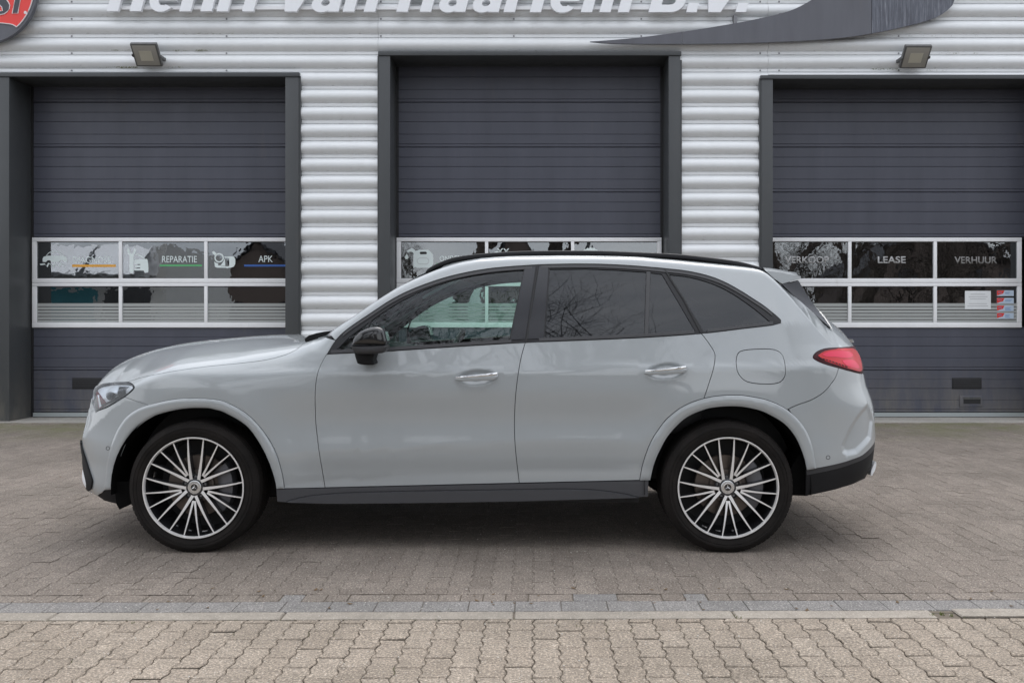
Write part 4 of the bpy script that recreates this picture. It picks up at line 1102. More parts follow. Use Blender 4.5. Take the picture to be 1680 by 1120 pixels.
def panel(name, poly, m, holes=(), off=0.0, skirt=.014, step=.024, gap=.0017, parent=None, mirror=True, weld=False, fine=(), offf=None, pillow=0):
    poly = shrink(poly, gap); holes = [shrink(h, -gap) for h in holes]
    G = grid_pts(poly, step)
    for (c, r_, s_) in fine:
        q = grid_pts([(c[0]-r_, c[1]-r_*1.0), (c[0]+r_, c[1]+r_*1.0)], s_); 
        if len(G): G = G[(abs(G[:, 0]-c[0]) > r_) | (abs(G[:, 1]-c[1]) > r_)]
        G = np.concatenate([G, q]) if len(G) else q
    if len(G):
        ok = inside(G[:, 0], G[:, 1], poly) & (edist(G[:, 0], G[:, 1], poly) > .004)
        for h in holes: ok &= ~inside(G[:, 0], G[:, 1], h) & (edist(G[:, 0], G[:, 1], h) > .004)
        G = G[ok]
    vv = []; ee = []
    for lp in [poly] + holes:
        n0 = len(vv); vv += lp; ee += [(n0 + i, n0 + (i+1) % len(lp)) for i in range(len(lp))]
    vv += [tuple(g_) for g_ in G]
    r_ = geometry.delaunay_2d_cdt([Vector(v_) for v_ in vv], ee, [], 0, 1e-5)
    V2 = np.array([tuple(v_) for v_ in r_[0]]); T = [t for t in r_[2]]
    cen_ = np.array([V2[list(t)].mean(0) for t in T])
    ok = inside(cen_[:, 0], cen_[:, 1], poly)
    for h in holes: ok &= ~inside(cen_[:, 0], cen_[:, 1], h)
    T = [t for t, k in zip(T, ok) if k]
    pos = S(V2[:, 0], V2[:, 1]); nn = normals(V2[:, 0], V2[:, 1])
    o_ = off if offf is None else offf(V2, poly)
    if pillow:
        dd = np.minimum(1, edist(V2[:, 0], V2[:, 1], poly) / .03); o_ = o_ + pillow * np.sqrt(dd * (2 - dd))
    o_ = np.asarray(o_) * np.ones(len(V2))
    pos = pos + nn * o_[:, None]
    if offf is not None or pillow: 
        nn = None
    verts = [tuple(p) for p in pos]; faces = [tuple(t) for t in T]
    # orientation: (a,b) CCW gives outward normal from cross(pa,pb)
    ff = []
    for t in faces:
        p = V2[list(t)]; A_ = (p[1,0]-p[0,0])*(p[2,1]-p[0,1]) - (p[2,0]-p[0,0])*(p[1,1]-p[0,1])
        ff.append(t if A_ > 0 else t[::-1])
    faces = ff
    nface = len(faces); cnt = {}
    for t in faces:
        for i in range(3):
            e = (t[i], t[(i+1) % 3]); cnt[e] = cnt.get(e, 0) + 1
    nb = normals(V2[:, 0], V2[:, 1])
    if skirt:
        bd = [e for e in cnt if (e[1], e[0]) not in cnt]
        if weld: bd = [e for e in bd if not (abs(pos[e[0]][1]) < 1e-3 and abs(pos[e[1]][1]) < 1e-3)]
        mp = {}
        for e in bd:
            for i in e:
                if i not in mp:
                    mp[i] = (len(verts), len(verts) + 1); verts.append(tuple(pos[i])); verts.append(tuple(pos[i] - nb[i] * skirt))
        for a_, c_ in bd: faces.append((mp[c_][0], mp[a_][0], mp[a_][1], mp[c_][1]))
    if weld:
        nV = len(verts); verts += [(v_[0], -v_[1], v_[2]) for v_ in verts]
        faces = faces + [tuple(i + nV for i in reversed(f_)) for f_ in faces]
    verts = [(v_[0] - CXc, v_[1], v_[2]) for v_ in verts]
    me = bpy.data.meshes.new(name); me.from_pydata(verts, [], faces); me.materials.append(m); me.update()
    me.polygons.foreach_set('use_smooth', [True] * len(me.polygons))
    if nn is not None:
        ln = []
        half = len(faces) // 2 if weld else len(faces)
        for fi, f_ in enumerate(faces):
            mir = weld and fi >= half; fj = fi - half if mir else fi
            if fj < nface:
                for vi in f_:
                    q = nn[vi - (nV if mir else 0)]; ln.append((q[0], -q[1] if mir else q[1], q[2]))
            else: ln += [tuple(me.polygons[fi].normal)] * len(f_)
        me.normals_split_custom_set(ln)
    else: me.set_sharp_from_angle(angle=R(40))
    o = bpy.data.objects.new(name, me); C.objects.link(o); o.parent = parent or car
    if mirror and not weld:
        q = o.copy(); C.objects.link(q); q.scale = (1, -1, 1); q['_m'] = 1
        if parent is not None and parent is not car: q.parent = MIR.get(parent.name, car); 
        if q.parent is not car: q.scale = (1, 1, 1)
        MIR[o.name] = q
    return o
MIR = {}
def put(o, parent=None):           # world-built object -> child of the car (and mirrored twin)
    o.parent = parent or car; o.matrix_parent_inverse = Matrix.Translation((-CXc, -YC, 0)); return o
def put2(o, parent=None):
    put(o, parent)
    q = o.copy(); C.objects.link(q)
    if parent is None or parent is car:
        q.matrix_parent_inverse = Matrix.Identity(4); q.scale = (1, -1, 1)
        q.location = (o.location[0] - CXc, -(o.location[1] - YC), o.location[2])
    else: q.parent = MIR[parent.name]
    MIR[o.name] = q
    return o

# traced lines (pixels of the photograph)
arF_out = cm([(172,803),(174,775),(180,744),(191,711),(206,687),(223,673),(243,664.5),(278.6,656),(305,653.2),(332,653.3),(352,655),(371,659.6),(403.6,677.5),(428.6,702.5),(450,736),(462,772),(467,800.8)])
arF_in = cm([(187.5,802),(193.6,761),(207,726),(218,709),(232,695.5),(248,685),(264,678),(300,670),(336,668.5),(355,671.5),(371,677),(403.6,696.5),(425,724),(441,755),(451,785),(454,801)])
arR_out = cm([(1049.4,787.3),(1055.7,757),(1068.6,723),(1088.6,693),(1103,679),(1117,668.6),(1135,659.7),(1154,653.7),(1172,650),(1191.4,648.2),(1208,648),(1225.7,649.4),(1260,656.5),(1291.4,672),(1317,697.7),(1331.4,729),(1338.6,768)])
arR_in = cm([(1066.5,787),(1074,757),(1088.6,725.7),(1100,709),(1114,694),(1127,683.5),(1143,675.7),(1160,669.8),(1177,667),(1198,665.8),(1220,667),(1240,671),(1257,677),(1285.7,694),(1305.7,718),(1318.6,748.6),(1323.5,770.4)])
def sk(x): return 801.2 + (x - 453) * (787 - 801.2) / (1064 - 453)
fender_door = cm([(536,581),(530,591),(524,603.6),(520,617),(518,630),(517,645),(517,657),(517.6,684),(518.8,700),(523,736.4),(528,767),(533.4,799.3)])
door_door_low = cm([(862,561.7),(856,582),(850,614),(845.5,654),(844,700),(846,740.5),(852,791.9)])
rdoor_low = cm([(1150.5,547),(1158,556),(1167.4,569.6),(1171.8,577.5),(1173.3,586),(1170.4,605),(1163,629),(1155,653.4)])
belt_low = cm([(536,581),(578,578.8),(630,576.3),(680,573),(769,567.2),(862,561.7),(950,558.2),(1040,554.4),(1100,550.8),(1150.5,547),(1185,543.3),(1218.6,539),(1250,535.5),(1272,532.5)])
dlo_top = cm([(1272,532.5),(1279,530.5),(1281.6,527.5),(1277.5,521),(1254,502),(1235,489.5),(1218.6,479),(1191.8,464),(1165,453.2),(1129,444.8),(1090,440.3),(1040,436),(989,433.3),(940,432.8),(899.5,433.6),(882,434.2),(841,436.8),(805,440.2),(769,446),(733.6,454.2),(700,465),(667.3,478.2),(640.5,492.2),(613.7,509.6),(587,527.4),(566.9,541.8),(550.5,557.9),(536,581)])
hood_cut = cm([(210,626),(232.5,619),(264.7,612.4),(297,606.8),(340,601),(381,597),(430.5,591.2),(464.8,583),(487.6,572.5),(499,561.5)])
cowl_pts = [(499,561.5),(505,560.3),(515,557.3),(524,554.2),(532.7,552.8)]
def between(line, a, b):  # part of polyline with x in range, keeps order
    return [p for p in line if a <= p[0] <= b]
def clip_after(line, x, asc=True):
    return [p for p in line if (p[0] >= x if asc else p[0] <= x)]
AF, AR_ = a_of_x(-2.66), AT
# hood
h_a1 = inv(499, 561.5)[0]
nose = P2([(158, 634), (168, 629.4), (187.5, 627), (207, 626.4)], 5, False)
hc = [inv(*p) for p in hood_cut]
a_n = nose[0][0]
hood_pts = [(0.0, .93), (0.06, .94), (a_n * .5, .955), ] + nose + hc + [(hc[-1][0], 1.04), (hc[-1][0] + .01, 1.15), (hc[-1][0] - .03, 1.6), (hc[-1][0] - .05, 2.0)] + [(0.0, 2.0)]
panel('hood', hood_pts, M['paint'], weld=True, gap=.0016, step=.028)
# cowl and windscreen
a_hc = hc[-1][0]
a_ws = inv(545.4, 542.5)[0]; a_hd = inv(722, 441.5)[0]
panel('cowl', [(a_hc - .01, 1.0), (a_ws + .02, 1.0), (a_ws + .02, 2.0), (a_hc - .055, 2.0), (a_hc + .006, 1.15)], M['plastic'], weld=True, off=-.012, gap=0, step=.04)
panel('windscreen', [(a_ws - .02, 1.13), (a_hd, 1.13), (a_hd, 2.0), (a_ws - .03, 2.0)], M['glass_clear'], weld=True, off=-.004, gap=0, step=.05, skirt=0)
a_sp = inv(1257.9, 446)[0]
panel('roof', [(a_hd + .002, 1.152), (a_sp, 1.152), (a_sp, 2.0), (a_hd + .002, 2.0)], M['paint'], weld=True, gap=.001, step=.05)
# body side: pillars, roof rail edge and rear quarter in one pressing
qrear = cm([(1257.9,446.5),(1281,465),(1305,487),(1329,508),(1350,527),(1363,538.5)], 3)
fuel = cm([(1207.6,594),(1210,581),(1219.7,574.6),(1247,572.3),(1271,573.6),(1284.6,584),(1288.6,606),(1287,618),(1277.6,627.4),(1255,629.8),(1226,626),(1212.5,614.4),(1207.8,601)], 3)[:-1]
tail_out = cm([(1333.8,585.3),(1340,577.5),(1354,571.8),(1372,570),(1391.8,568.8),(1401.6,567.5)], 3) + cm([(1401.6,567.5),(1408.5,577),(1413,590),(1415.8,605),(1413.5,613),(1400.7,610.3),(1375.7,603.5),(1350.7,596.3),(1337,589.8),(1333.8,585.3)], 3)[1:-1]
upper_edge = cm([(532.7,552.8),(545.4,542.6),(573.6,525),(600.4,506.3),(620.4,493),(654,471.8),(680,459.2),(700,450.6),(720,443),(751,432.6),(787,426.5),(840,423.2),(920,422),(980,422.3),(1040,424),(1111,429.8),(1183,437.4),(1235,443.4),(1250,445),(1257.9,446.5)], 3)
ue = [inv(*p) for p in upper_edge]
ue2 = [(a_, 1.15) for a_, b_ in ue]
quarter_low = [(1363,538.5),(1376,549),(1390,559),(1401.6,567.5)]
bumper_cut = cm([(1376,603.6),(1371.5,617),(1365.7,626.7),(1351,643.5),(1331,655.8),(1312,662.5),(1300,667.5),(1291.6,671.8)], 3)
arR_a = [p for p in arR_out if p[0] >= 1155.3 and p[0] <= 1292]
t_low = [p for p in tail_out[::-1]]
bs = []
bs += [inv(*p) for p in [(550.5, 557.9)]]
bs += [inv(*p) for p in dlo_top[::-1] if 552 < p[0] < 1281.2 and not (p[0] > 1150 and p[1] > 530.4)]
bs += [inv(*p) for p in belt_low[::-1] if 1152 < p[0] < 1272]
bs += P2(rdoor_low, 9)[:-1] if False else [inv(*p) for p in rdoor_low]
bs += [inv(*p) for p in arR_a]
bs += [inv(*p) for p in bumper_cut[::-1]]
# along the lower edge of the lamp, round its nose and along its top
lampL = cm([(1375.7,603.5),(1350.7,596.3),(1337,589.8),(1333.8,585.3),(1340,577.5),(1354,571.8),(1372,570),(1391.8,568.8),(1401.6,567.2)], 3)
bs += [inv(*p) for p in lampL]
bs += [inv(*p) for p in [(1397,562.5),(1385,553),(1372,543.5),(1363,538.5)]]
qr = [inv(*p) for p in qrear[::-1]]
bs += [(a_, max(b_, 1.0)) for a_, b_ in qr]
bs += ue2[::-1]
fuel_p = [inv(*p) for p in fuel]
body = panel('body_side', bs, M['paint'], holes=[fuel_p], gap=.0016, step=.016)
panel('fuel_flap', fuel_p, M['paint'], gap=.0016, step=.02)
# front fender
fd = [inv(*p) for p in fender_door]
a_fb = [p for p in arF_out if p[0] >= 244]
fen = [inv(*p) for p in hood_cut] + [inv(*p) for p in cowl_pts[1:]] + [inv(*p) for p in [(541,555.3),(550.5,557.9)]] + [inv(*p) for p in [(545,566),(540,574.5)]] + fd
fen += P2([(533.4,799.3),(500,800.1),(467,800.8)], 9, False)[1:]
fen += [inv(*p) for p in a_fb[::-1]]
fen += [inv(*p) for p in [(244,664.5),(224,658),(205,651)]]
fen += [inv(*p) for p in cm([(212,645.5),(217.5,640.5),(220.8,635),(216.8,629.3),(210,626)], 3)[1:-1]]
panel('front_fender', fen, M['paint'], gap=.0016, step=.022)
# doors
fdoor = fd[::-1] + [inv(*p) for p in belt_low if 537 < p[0] < 861] + [inv(*p) for p in door_door_low]
fdoor += P2([(852,791.9),(700,sk(700)),(533.4,799.3)], 20, False)[1:-1]
def hfine(i): 
    a_, b_ = inv(*((782, 618), (1092, 608))[i]); return [((a_, b_), .14, .007)]
front_door = panel('front_door', fdoor, M['paint'], gap=.0018, fine=hfine(0))
rdoor = [inv(*p) for p in door_door_low[::-1]] + [inv(*p) for p in belt_low if 863 < p[0] < 1150] + [inv(*p) for p in rdoor_low] + [inv(*p) for p in arR_out[::-1] if p[0] < 1154.5]
rdoor += P2([(1049.4,787.3),(950,sk(950)),(852,791.9)], 20, False)[1:-1]
rear_door = panel('rear_door', rdoor, M['paint'], gap=.0018, fine=hfine(1))
front_door['label'] = 'front side door with chrome handle strip'; rear_door['label'] = 'rear side door with chrome handle strip'
# arch flares
def flare(off_): return lambda V2, poly: off_ + 0 * V2[:, 0]
panel('wheel_arch_flare', [inv(*p) for p in arF_out] + [inv(*p) for p in arF_in[::-1]], M['paint'], off=.006, skirt=.011, step=.010, gap=.0008, pillow=.008)
panel('wheel_arch_flare', [inv(*p) for p in arR_out] + [inv(*p) for p in arR_in[::-1]], M['paint'], off=.006, skirt=.011, step=.010, gap=.0008, pillow=.008)
# bumpers
fb_side = [inv(*p) for p in arF_out if p[0] <= 244 and p[1] > 650][::-1]
lampF = cm([(205,651),(190,660.3),(176,668.3),(162,673.5),(157,676.3)], 3)
lf = [inv(*p) for p in lampF]
low_b = [inv(*p) for p in [(173,801.8),(166,808),(160,813),(150,812)]]
ac = low_b[-1][0]
arc_up = [inv(*p) for p in arF_out if p[0] <= 243]
fbump = [inv(244,664.5), inv(224,658)] + lf + [(lf[-1][0]*.6, lf[-1][1]), (0.0, lf[-1][1]), (0.0, .10), (ac*.6, .10), (ac, low_b[-1][1])] + low_b[::-1][1:] + arc_up
panel('front_bumper', fbump, M['paint'], weld=True, gap=.0014, step=.022)
panel('front_bumper_lip', [(0.0, .02), (0.0, .11), (ac, low_b[-1][1] + .01)] + [inv(*p) for p in [(160,813.5),(166,808.5),(171.4,802.4),(187.5,801.6),(190,812),(191,827),(184,825.5),(170,822),(152,816)]], M['plastic'], weld=True, off=-.006, gap=.0, step=.03)
# grille region between the lamps
panel('grille_surround', [(lf[-1][0] * .72, lf[-1][1] - .002), (lf[-1][0] * .99, lf[-1][1] - .002), (a_n * .99, .935), (a_n * .66, .94)], M['paint'], weld=False, off=-.002, gap=.001, step=.03)
panel('grille', [(0.0, lf[-1][1] - .002), (lf[-1][0] * .98, lf[-1][1] - .002), (a_n * .98, .93), (a_n * .6, .945), (0.0, .925)], M['gloss_black'], weld=True, off=-.012, gap=.001, step=.03)
# nose strip in body colour between hood and lamp
# headlight
HL = cm([(157,634.4),(168,629.6),(187.5,627.2),(207,626.6),(216.5,629.3),(220.5,635),(216.5,641.5),(205,650.8),(181,665.5),(162,673.3),(156.8,675.8),(154,664),(153.2,648.6),(154.5,638)], 3) 
HLp = [inv(*p) for p in HL]
panel('headlight_housing', HLp, M['plastic'], off=-.006, gap=.0, step=.02)
hl_in = [inv(*p) for p in cm([(160,638.5),(170,633.5),(187.5,631),(205,630.6),(214,632),(217,635.5),(213,640.5),(203,648.3),(181,661.5),(166,668),(163,660),(160.5,648)], 3)]
hl = panel('headlight', hl_in, M['lamp_in'], off=-.004, gap=.0, step=.015, skirt=0)
def hl_piece(nm, pts, m, off_): panel(nm, [inv(*p) for p in pts], m, off=off_, gap=0, step=.012, skirt=.002, parent=hl)
hl_piece('lamp_projector', cm([(174,645),(180,642.5),(187,644),(189,649),(184,655),(178,656),(174,651),(174,645)], 3)[:-1], M['lamp_dark'], -.001)
hl_piece('lamp_eye', cm([(177,646.5),(182,645),(185.5,648),(183,652),(178.5,652.5),(177,646.5)], 3)[:-1], M['chrome'], .0015)
hl_piece('lamp_red_reflector', [(157.5,642),(161,642.5),(170,655),(176,663),(168,668),(162,670)], M['lamp_red'], .0)
hl_piece('running_light', [(160,648),(163,648),(167,666),(163.5,668.5)], M['letter'], .002)
hl_piece('lamp_shadow_gap', [(165,664),(181,657),(196,648),(205,641),(207,645.5),(196,653.5),(181,661),(166.5,667.5)], M['lamp_dark'], .0005)
hl_piece('lamp_shadow_gap', [(192,646),(197,640),(206,637.5),(203,643),(195,649)], M['lamp_dark'], .0005)
hl_piece('lamp_reflector', [(195,633),(214,633.5),(206,642),(190,650)], M['chrome'], .001)
hl_piece('lamp_divider', [(184,655),(187,645),(190,645),(188,655)], M['lamp_dark'], .003)
panel('headlight_lens', HLp, M['lamp_glass'], off=.003, gap=.003, step=.02, skirt=.003)
# rear bumper
r_top = [inv(*p) for p in [(1416,612.5)]][0]
RB_low = cm([(1338.6,768),(1341,767.6),(1360,764),(1382,758.8),(1400,752.8),(1415,746.4),(1429.4,733.5),(1436.5,722)], 3)
rbl = [inv(*p) for p in RB_low]
lampU = [inv(*p) for p in cm([(1376,603.6),(1400.7,610.3),(1413.5,613.2)], 3)]
poly_rb = [inv(*p) for p in bumper_cut][:-1] + [inv(*p) for p in arR_out if p[0] >= 1293] + rbl[1:] + [(rbl[-1][0] + .1, rbl[-1][1] + .06), (AT, rbl[-1][1] + .06), (AT, lampU[-1][1]), (lampU[-1][0] + .05, lampU[-1][1])] + lampU[::-1][:-1]
vx_, vb_ = inv(1400, 705)
panel('rear_bumper', poly_rb, M['paint'], weld=True, gap=.0015, step=.018, fine=[((vx_, vb_), .17, .008)])
gm = cm([(1323.5,779.5),(1341,776.3),(1360,772.4),(1382,767),(1400,760.8),(1417,754),(1430,744),(1437,733)], 3)
gml = [inv(*p) for p in gm]
panel('rear_bumper_trim', [inv(1323.5,770.8)] + rbl + [(rbl[-1][0] + .1, rbl[-1][1] + .06), (AT, rbl[-1][1] + .06), (AT, gml[-1][1] + .04), (gml[-1][0] + .1, gml[-1][1] + .04)] + gml[::-1], M['plastic2'], weld=True, off=-.004, gap=.001, step=.03)
panel('rear_bumper_lower', gml + [(gml[-1][0] + .1, gml[-1][1] + .04), (AT, gml[-1][1] + .04), (AT, .12)] + [inv(*p) for p in [(1423,786),(1400,794.5),(1371.9,803),(1345,809),(1322.6,813.5)]], M['plastic'], weld=True, off=-.006, gap=.0, step=.03)
# tailgate pieces
a_t0 = inv(1281, 464.6)[0]; a_t1 = inv(1363, 538.5)[0]; a_t2 = inv(1402, 567)[0]
gl = [(a_t0 - .03, .93), (a_t1, .93), (a_t1, 2.0), (a_t0 - .03, 2.0)]
panel('rear_window', gl, M['pillar'], weld=True, off=-.005, gap=.001, step=.03)
panel('tailgate', [(a_t1 + .003, 1.0), (a_t2 - .01, 1.0), (a_t2, 1.05), (a_t2 + .02, 2.0), (a_t1 + .003, 2.0)], M['paint'], weld=True, off=0.0, gap=.001, step=.03)
bz_ = inv(1401.6, 567.5)
panel('tailgate_lower', [(bz_[0] + .06, lampU[-1][1] + .01), (AT, lampU[-1][1] + .01), (AT, 2.0), (a_t2 + .025, 2.0), (a_t2 + .025, 1.0)], M['paint'], weld=True, off=-.004, gap=.001, step=.03)
# tail light
TLp = [inv(*p) for p in tail_out]
tl = panel('tail_light', TLp, M['tail_dark'], off=.0015, gap=.0005, step=.014, skirt=.012, pillow=.004)
def tlp(nm, pts, m, off_, n=3): panel(nm, [inv(*p) for p in cm(pts + [pts[0]], n)[:-1]], m, off=off_, gap=0, step=.012, skirt=.003, parent=tl)
tlp('red_lens', [(1341,583.5),(1352,576.5),(1370,573.5),(1390,572.5),(1400,573),(1407,580),(1411,592),(1413,604),(1410,609),(1398,606.5),(1376,600),(1354,592.5)], M['tail'], .0065)
tlp('pink_lens', [(1348,582),(1358,577.5),(1375,576),(1392,578),(1398,583),(1390,588),(1370,586),(1354,585)], M['tail_pink'], .0078)
tlp('bright_lens', [(1380,592),(1396,591),(1404,596),(1408,604),(1398,603.5),(1386,599)], M['tail_pink'], .0078)
for k in range(9):
    x_ = 1343 + k * 5.2; y_ = 586.2 + k * 1.75
    tlp('lens_rib', [(x_, y_), (x_ + 3.4, y_ + .9), (x_ + 4.4, y_ + 3.1), (x_ + 1, y_ + 2.0)], M['tail_dark'], .0082, 1)
# side skirt
skt = [(453.5,801.8),(560,799.3),(700,796),(852,792.5),(950,790.2),(1064,787.6),(1063,814),(1020,815.5),(950,817.5),(860,820),(760,822),(640,823.5),(540,824),(472,823.2),(455,822)]
skp = P2(skt, 14)
skirt_ = panel('side_skirt', skp, M['skirt'], off=.004, gap=.001, step=.02, skirt=.04)
ln = cm([(470,821.5),(500,814),(540,809.5),(582,807),(680,804.6),(780,803.2),(906,801.2),(966,802.2),(1000,805.5),(1025,809.5),(1048,814.8)], 4)
panel('skirt_insert', [inv(*p) for p in ln] + P2([(1046,815.3),(1020,816.2),(950,818.2),(860,820.7),(760,822.7),(640,824.2),(540,824.7),(474,823)], 14, False), M['skirt'], off=.014, gap=.0012, step=.02, skirt=.012, parent=skirt_)
l2 = [(x, y - 1.0) for x, y in ln]
panel('skirt_line', [inv(*p) for p in l2] + [inv(*p) for p in ln[::-1]], M['skirt_line'], off=.0055, gap=0, step=.05, skirt=.002, parent=skirt_)
panel('sill_gap', P2([(453.5,800.6),(700,795.0),(1064,786.8),(1064,788.2),(700,796.5),(453.5,802)], 20), M['plastic'], off=-.004, gap=0, step=.05, skirt=.01)
# glazing: black surround with openings
fg = cm([(858.6,443),(840,444.2),(805,447.4),(769,453.2),(733.6,462),(698,474.3),(676.5,484),(654,495.5),(627,512.6),(608.5,526.5)], 3) + [(602.5,541.5),(612,555),(635,569.6)] + [(700,565.5),(760,561.6),(835,557.6)]
fg = cm([(858.6,443),(840,444.2),(805,447.4),(769,453.2),(733.6,462),(698,474.3),(676.5,484),(654,495.5),(627,512.6),(609.5,525.5)], 3) + [(601,545),(603,571.5),(635,569.8),(700,565.8),(760,562),(835,557.8)]
tri = [(605,528.5),(596,545),(594,572.5),(551,574.8),(573.6,551.5)]
rg = [(902.5,441.3),(960,440.6),(1010,442.4),(1060,446),(1057,547),(1000,550.3),(950,552.6),(893.6,555.4)]
rq = [(1067.7,447),(1086,449.3),(1113,495),(1140.8,542.8),(1100,545),(1063.8,546.9)]
qg = cm([(1098.3,450.2),(1118,452),(1137.6,455.5),(1160,461.8),(1182,470.5),(1204,482.5),(1227,498),(1246,512.5),(1262.6,526.5),(1266,529.5)], 3) + [(1262,531),(1227,535.2),(1190,539.5),(1155,543.2),(1126,496)]
openings = [P2(q, 14) for q in (fg, tri, rg, rq, qg)]
dlo = [inv(*p) for p in dlo_top] + [inv(*p) for p in belt_low[1:-1]]
trim = panel('window_surround', dlo, M['trim'], holes=openings, off=-.003, gap=.0006, step=.03, skirt=.012)
names = ('side_window', 'quarter_light', 'side_window', 'quarter_light', 'rear_quarter_window')
for nm, op, mm in zip(names, openings, ('glass_clear', 'glass_clear', 'glass_dark', 'glass_dark', 'glass_dark')):
    panel(nm, shrink(op, -.003), M[mm], off=-.009, gap=0, step=.06, skirt=0)
# gloss pillar covers
pc1 = [(860.5,441.5),(879,436.8),(861.5,556.5),(837.5,557.5)]; pc2 = [(884.5,436.8),(900,440),(892,555.2),(864.5,556.4)]
panel('pillar_cover', P2(pc1, 14), M['pillar'], off=.0015, gap=.0005, step=.04, skirt=.004)
panel('pillar_cover', P2(pc2, 14), M['pillar'], off=.0015, gap=.0005, step=.04, skirt=.004)
panel('window_divider', P2([(1060.8,445.2),(1067,445.8),(1063.4,548.6),(1057.4,549)], 14), M['belt'], off=.001, gap=0, step=.04, skirt=.004)
# door gaps across the black trim
panel('door_seam', P2([(881.6,434.6),(883.4,434.6),(864.2,561.5),(862,561.5)], 14), M['rubber'], off=.0022, gap=0, step=.05, skirt=.004)
panel('door_seam', P2([(1088.2,440.6),(1091,441),(1124,492),(1152.2,546.5),(1149.6,546.8),(1121,492.5)], 14), M['rubber'], off=.0022, gap=0, step=.05, skirt=.004)
# lower belt moulding and upper frame mouldings
bl = [p for p in belt_low if p[0] < 862]; up_ = [(x, y - 5.6) for x, y in bl]
def strip(nm, line, dy0, dy1, m, off_, skirt=.005): 
    a_ = [inv(x, y + dy0) for x, y in line]; b_ = [inv(x, y + dy1) for x, y in line]
    return panel(nm, a_ + b_[::-1], m, off=off_, gap=.0003, step=.04, skirt=skirt)
strip('belt_moulding', [p for p in belt_low if 541 < p[0] < 861], -6.2, -.8, M['belt'], .003)
strip('belt_moulding', [p for p in belt_low if 865 < p[0] < 1149], -6.2, -.8, M['belt'], .003)
strip('belt_moulding', [p for p in belt_low if 1152 < p[0] < 1270], -6.0, -.8, M['belt'], .003)
ft = [p for p in dlo_top if 884 < p[0] < 1272 and p[1] < 518]; strip('frame_moulding', ft, 1.8, 6.2, M['belt'], .002)
ft = [p for p in dlo_top if 560 < p[0] < 880]; strip('frame_moulding', ft, 2.0, 6.5, M['belt'], .002)

# inner dark shell behind the joints
lowp = [inv(*p) for p in [(190,640),(260,628),(340,612),(430,600),(495,585),(530,592)]] + [inv(*p) for p in [(545,583),(700,573),(862,563),(1040,556),(1150,549),(1272,536)]] + [inv(*p) for p in [(1330,545),(1350,570),(1390,590),(1405,640),(1415,700),(1395,755),(1345,765)]]
lowp += [inv(*p) for p in arR_out[::-1][1:-1]] + P2([(1049,800),(760,806),(470,812)], 20, False) + [inv(*p) for p in arF_out[::-1][1:-1]] + [inv(*p) for p in [(172,790),(160,760),(158,720),(165,690)]]
panel('inner_shell', lowp, M['rubber'], off=-.020, gap=0, step=.04, skirt=0)
# roof rail
def spt(px, py, out=0.0, up=0.0):
    a_, b_ = inv(px, py); p = S(a_, b_)
    return Vector((p[0] - CXc, p[1] - out, p[2] + up))
rail_c = cm([(699,446.5),(712,438.5),(730,430.5),(751,424.5),(787,419.8),(840,416.2),(880,415),(920,414.6),(980,414.8),(1040,417),(1111,420.4),(1165,426),(1209,432),(1236,438.5),(1250,443)], 4)
Yr = 5.405; pts = []
for i, (x, y) in enumerate(rail_c): pts.append(Vector((X_(x, Yr) - CXc, Yr - YC, Z_(y, Yr))))
nr = len(pts); v = []; f = []; ns_ = 10
for i, p in enumerate(pts):
    t = i / (nr - 1); hgt = .0125 * min(1, (min(t, 1 - t) / .03 + .25)); wid = .017
    for k in range(ns_):
        a_ = 2*math.pi*k/ns_; cx_ = abs(math.cos(a_))**.6 * (1 if math.cos(a_) > 0 else -1); sx_ = abs(math.sin(a_))**.6 * (1 if math.sin(a_) > 0 else -1)
        v.append(p + Vector((0, cx_ * wid, sx_ * hgt)))
for i in range(nr - 1):
    for k in range(ns_): k2 = (k+1) % ns_; f.append((i*ns_+k, (i+1)*ns_+k, (i+1)*ns_+k2, i*ns_+k2))
f += [tuple(range(ns_)), tuple((nr-1)*ns_ + k for k in range(ns_))[::-1]]
def car_mesh(nm, v, f, m, smooth=True, parent=None, mirror=True, bevel=0):
    b_ = MB(); b_.add(v, f); o = b_.obj(nm, m, parent or car, bevel=bevel, sharp=40 if smooth else None)
    if mirror:
        q = o.copy(); C.objects.link(q)
        if parent is None or parent is car: q.scale = (1, -1, 1)
        else: q.parent = MIR[parent.name]
        MIR[o.name] = q
    return o
rail = car_mesh('roof_rail', v, f, M['trim'])
# rail foot / roof gutter filling the space below the rail
v = []; f = []
for i, p in enumerate(pts):
    x = p.x + CXc; ze_ = float(np.interp(x, EX, EZ))
    v += [Vector((p.x, p.y + .004, min(ze_ - .002, p.z - .004))), Vector((p.x, p.y + .004, p.z)), Vector((p.x, p.y + .03, p.z)), Vector((p.x, p.y + .03, min(ze_ - .002, p.z - .004)))]
for i in range(nr - 1):
    for k in range(4): k2 = (k+1) % 4; f.append((i*4+k, (i+1)*4+k, (i+1)*4+k2, i*4+k2))
car_mesh('rail_base', v, f, M['plastic'], parent=rail)
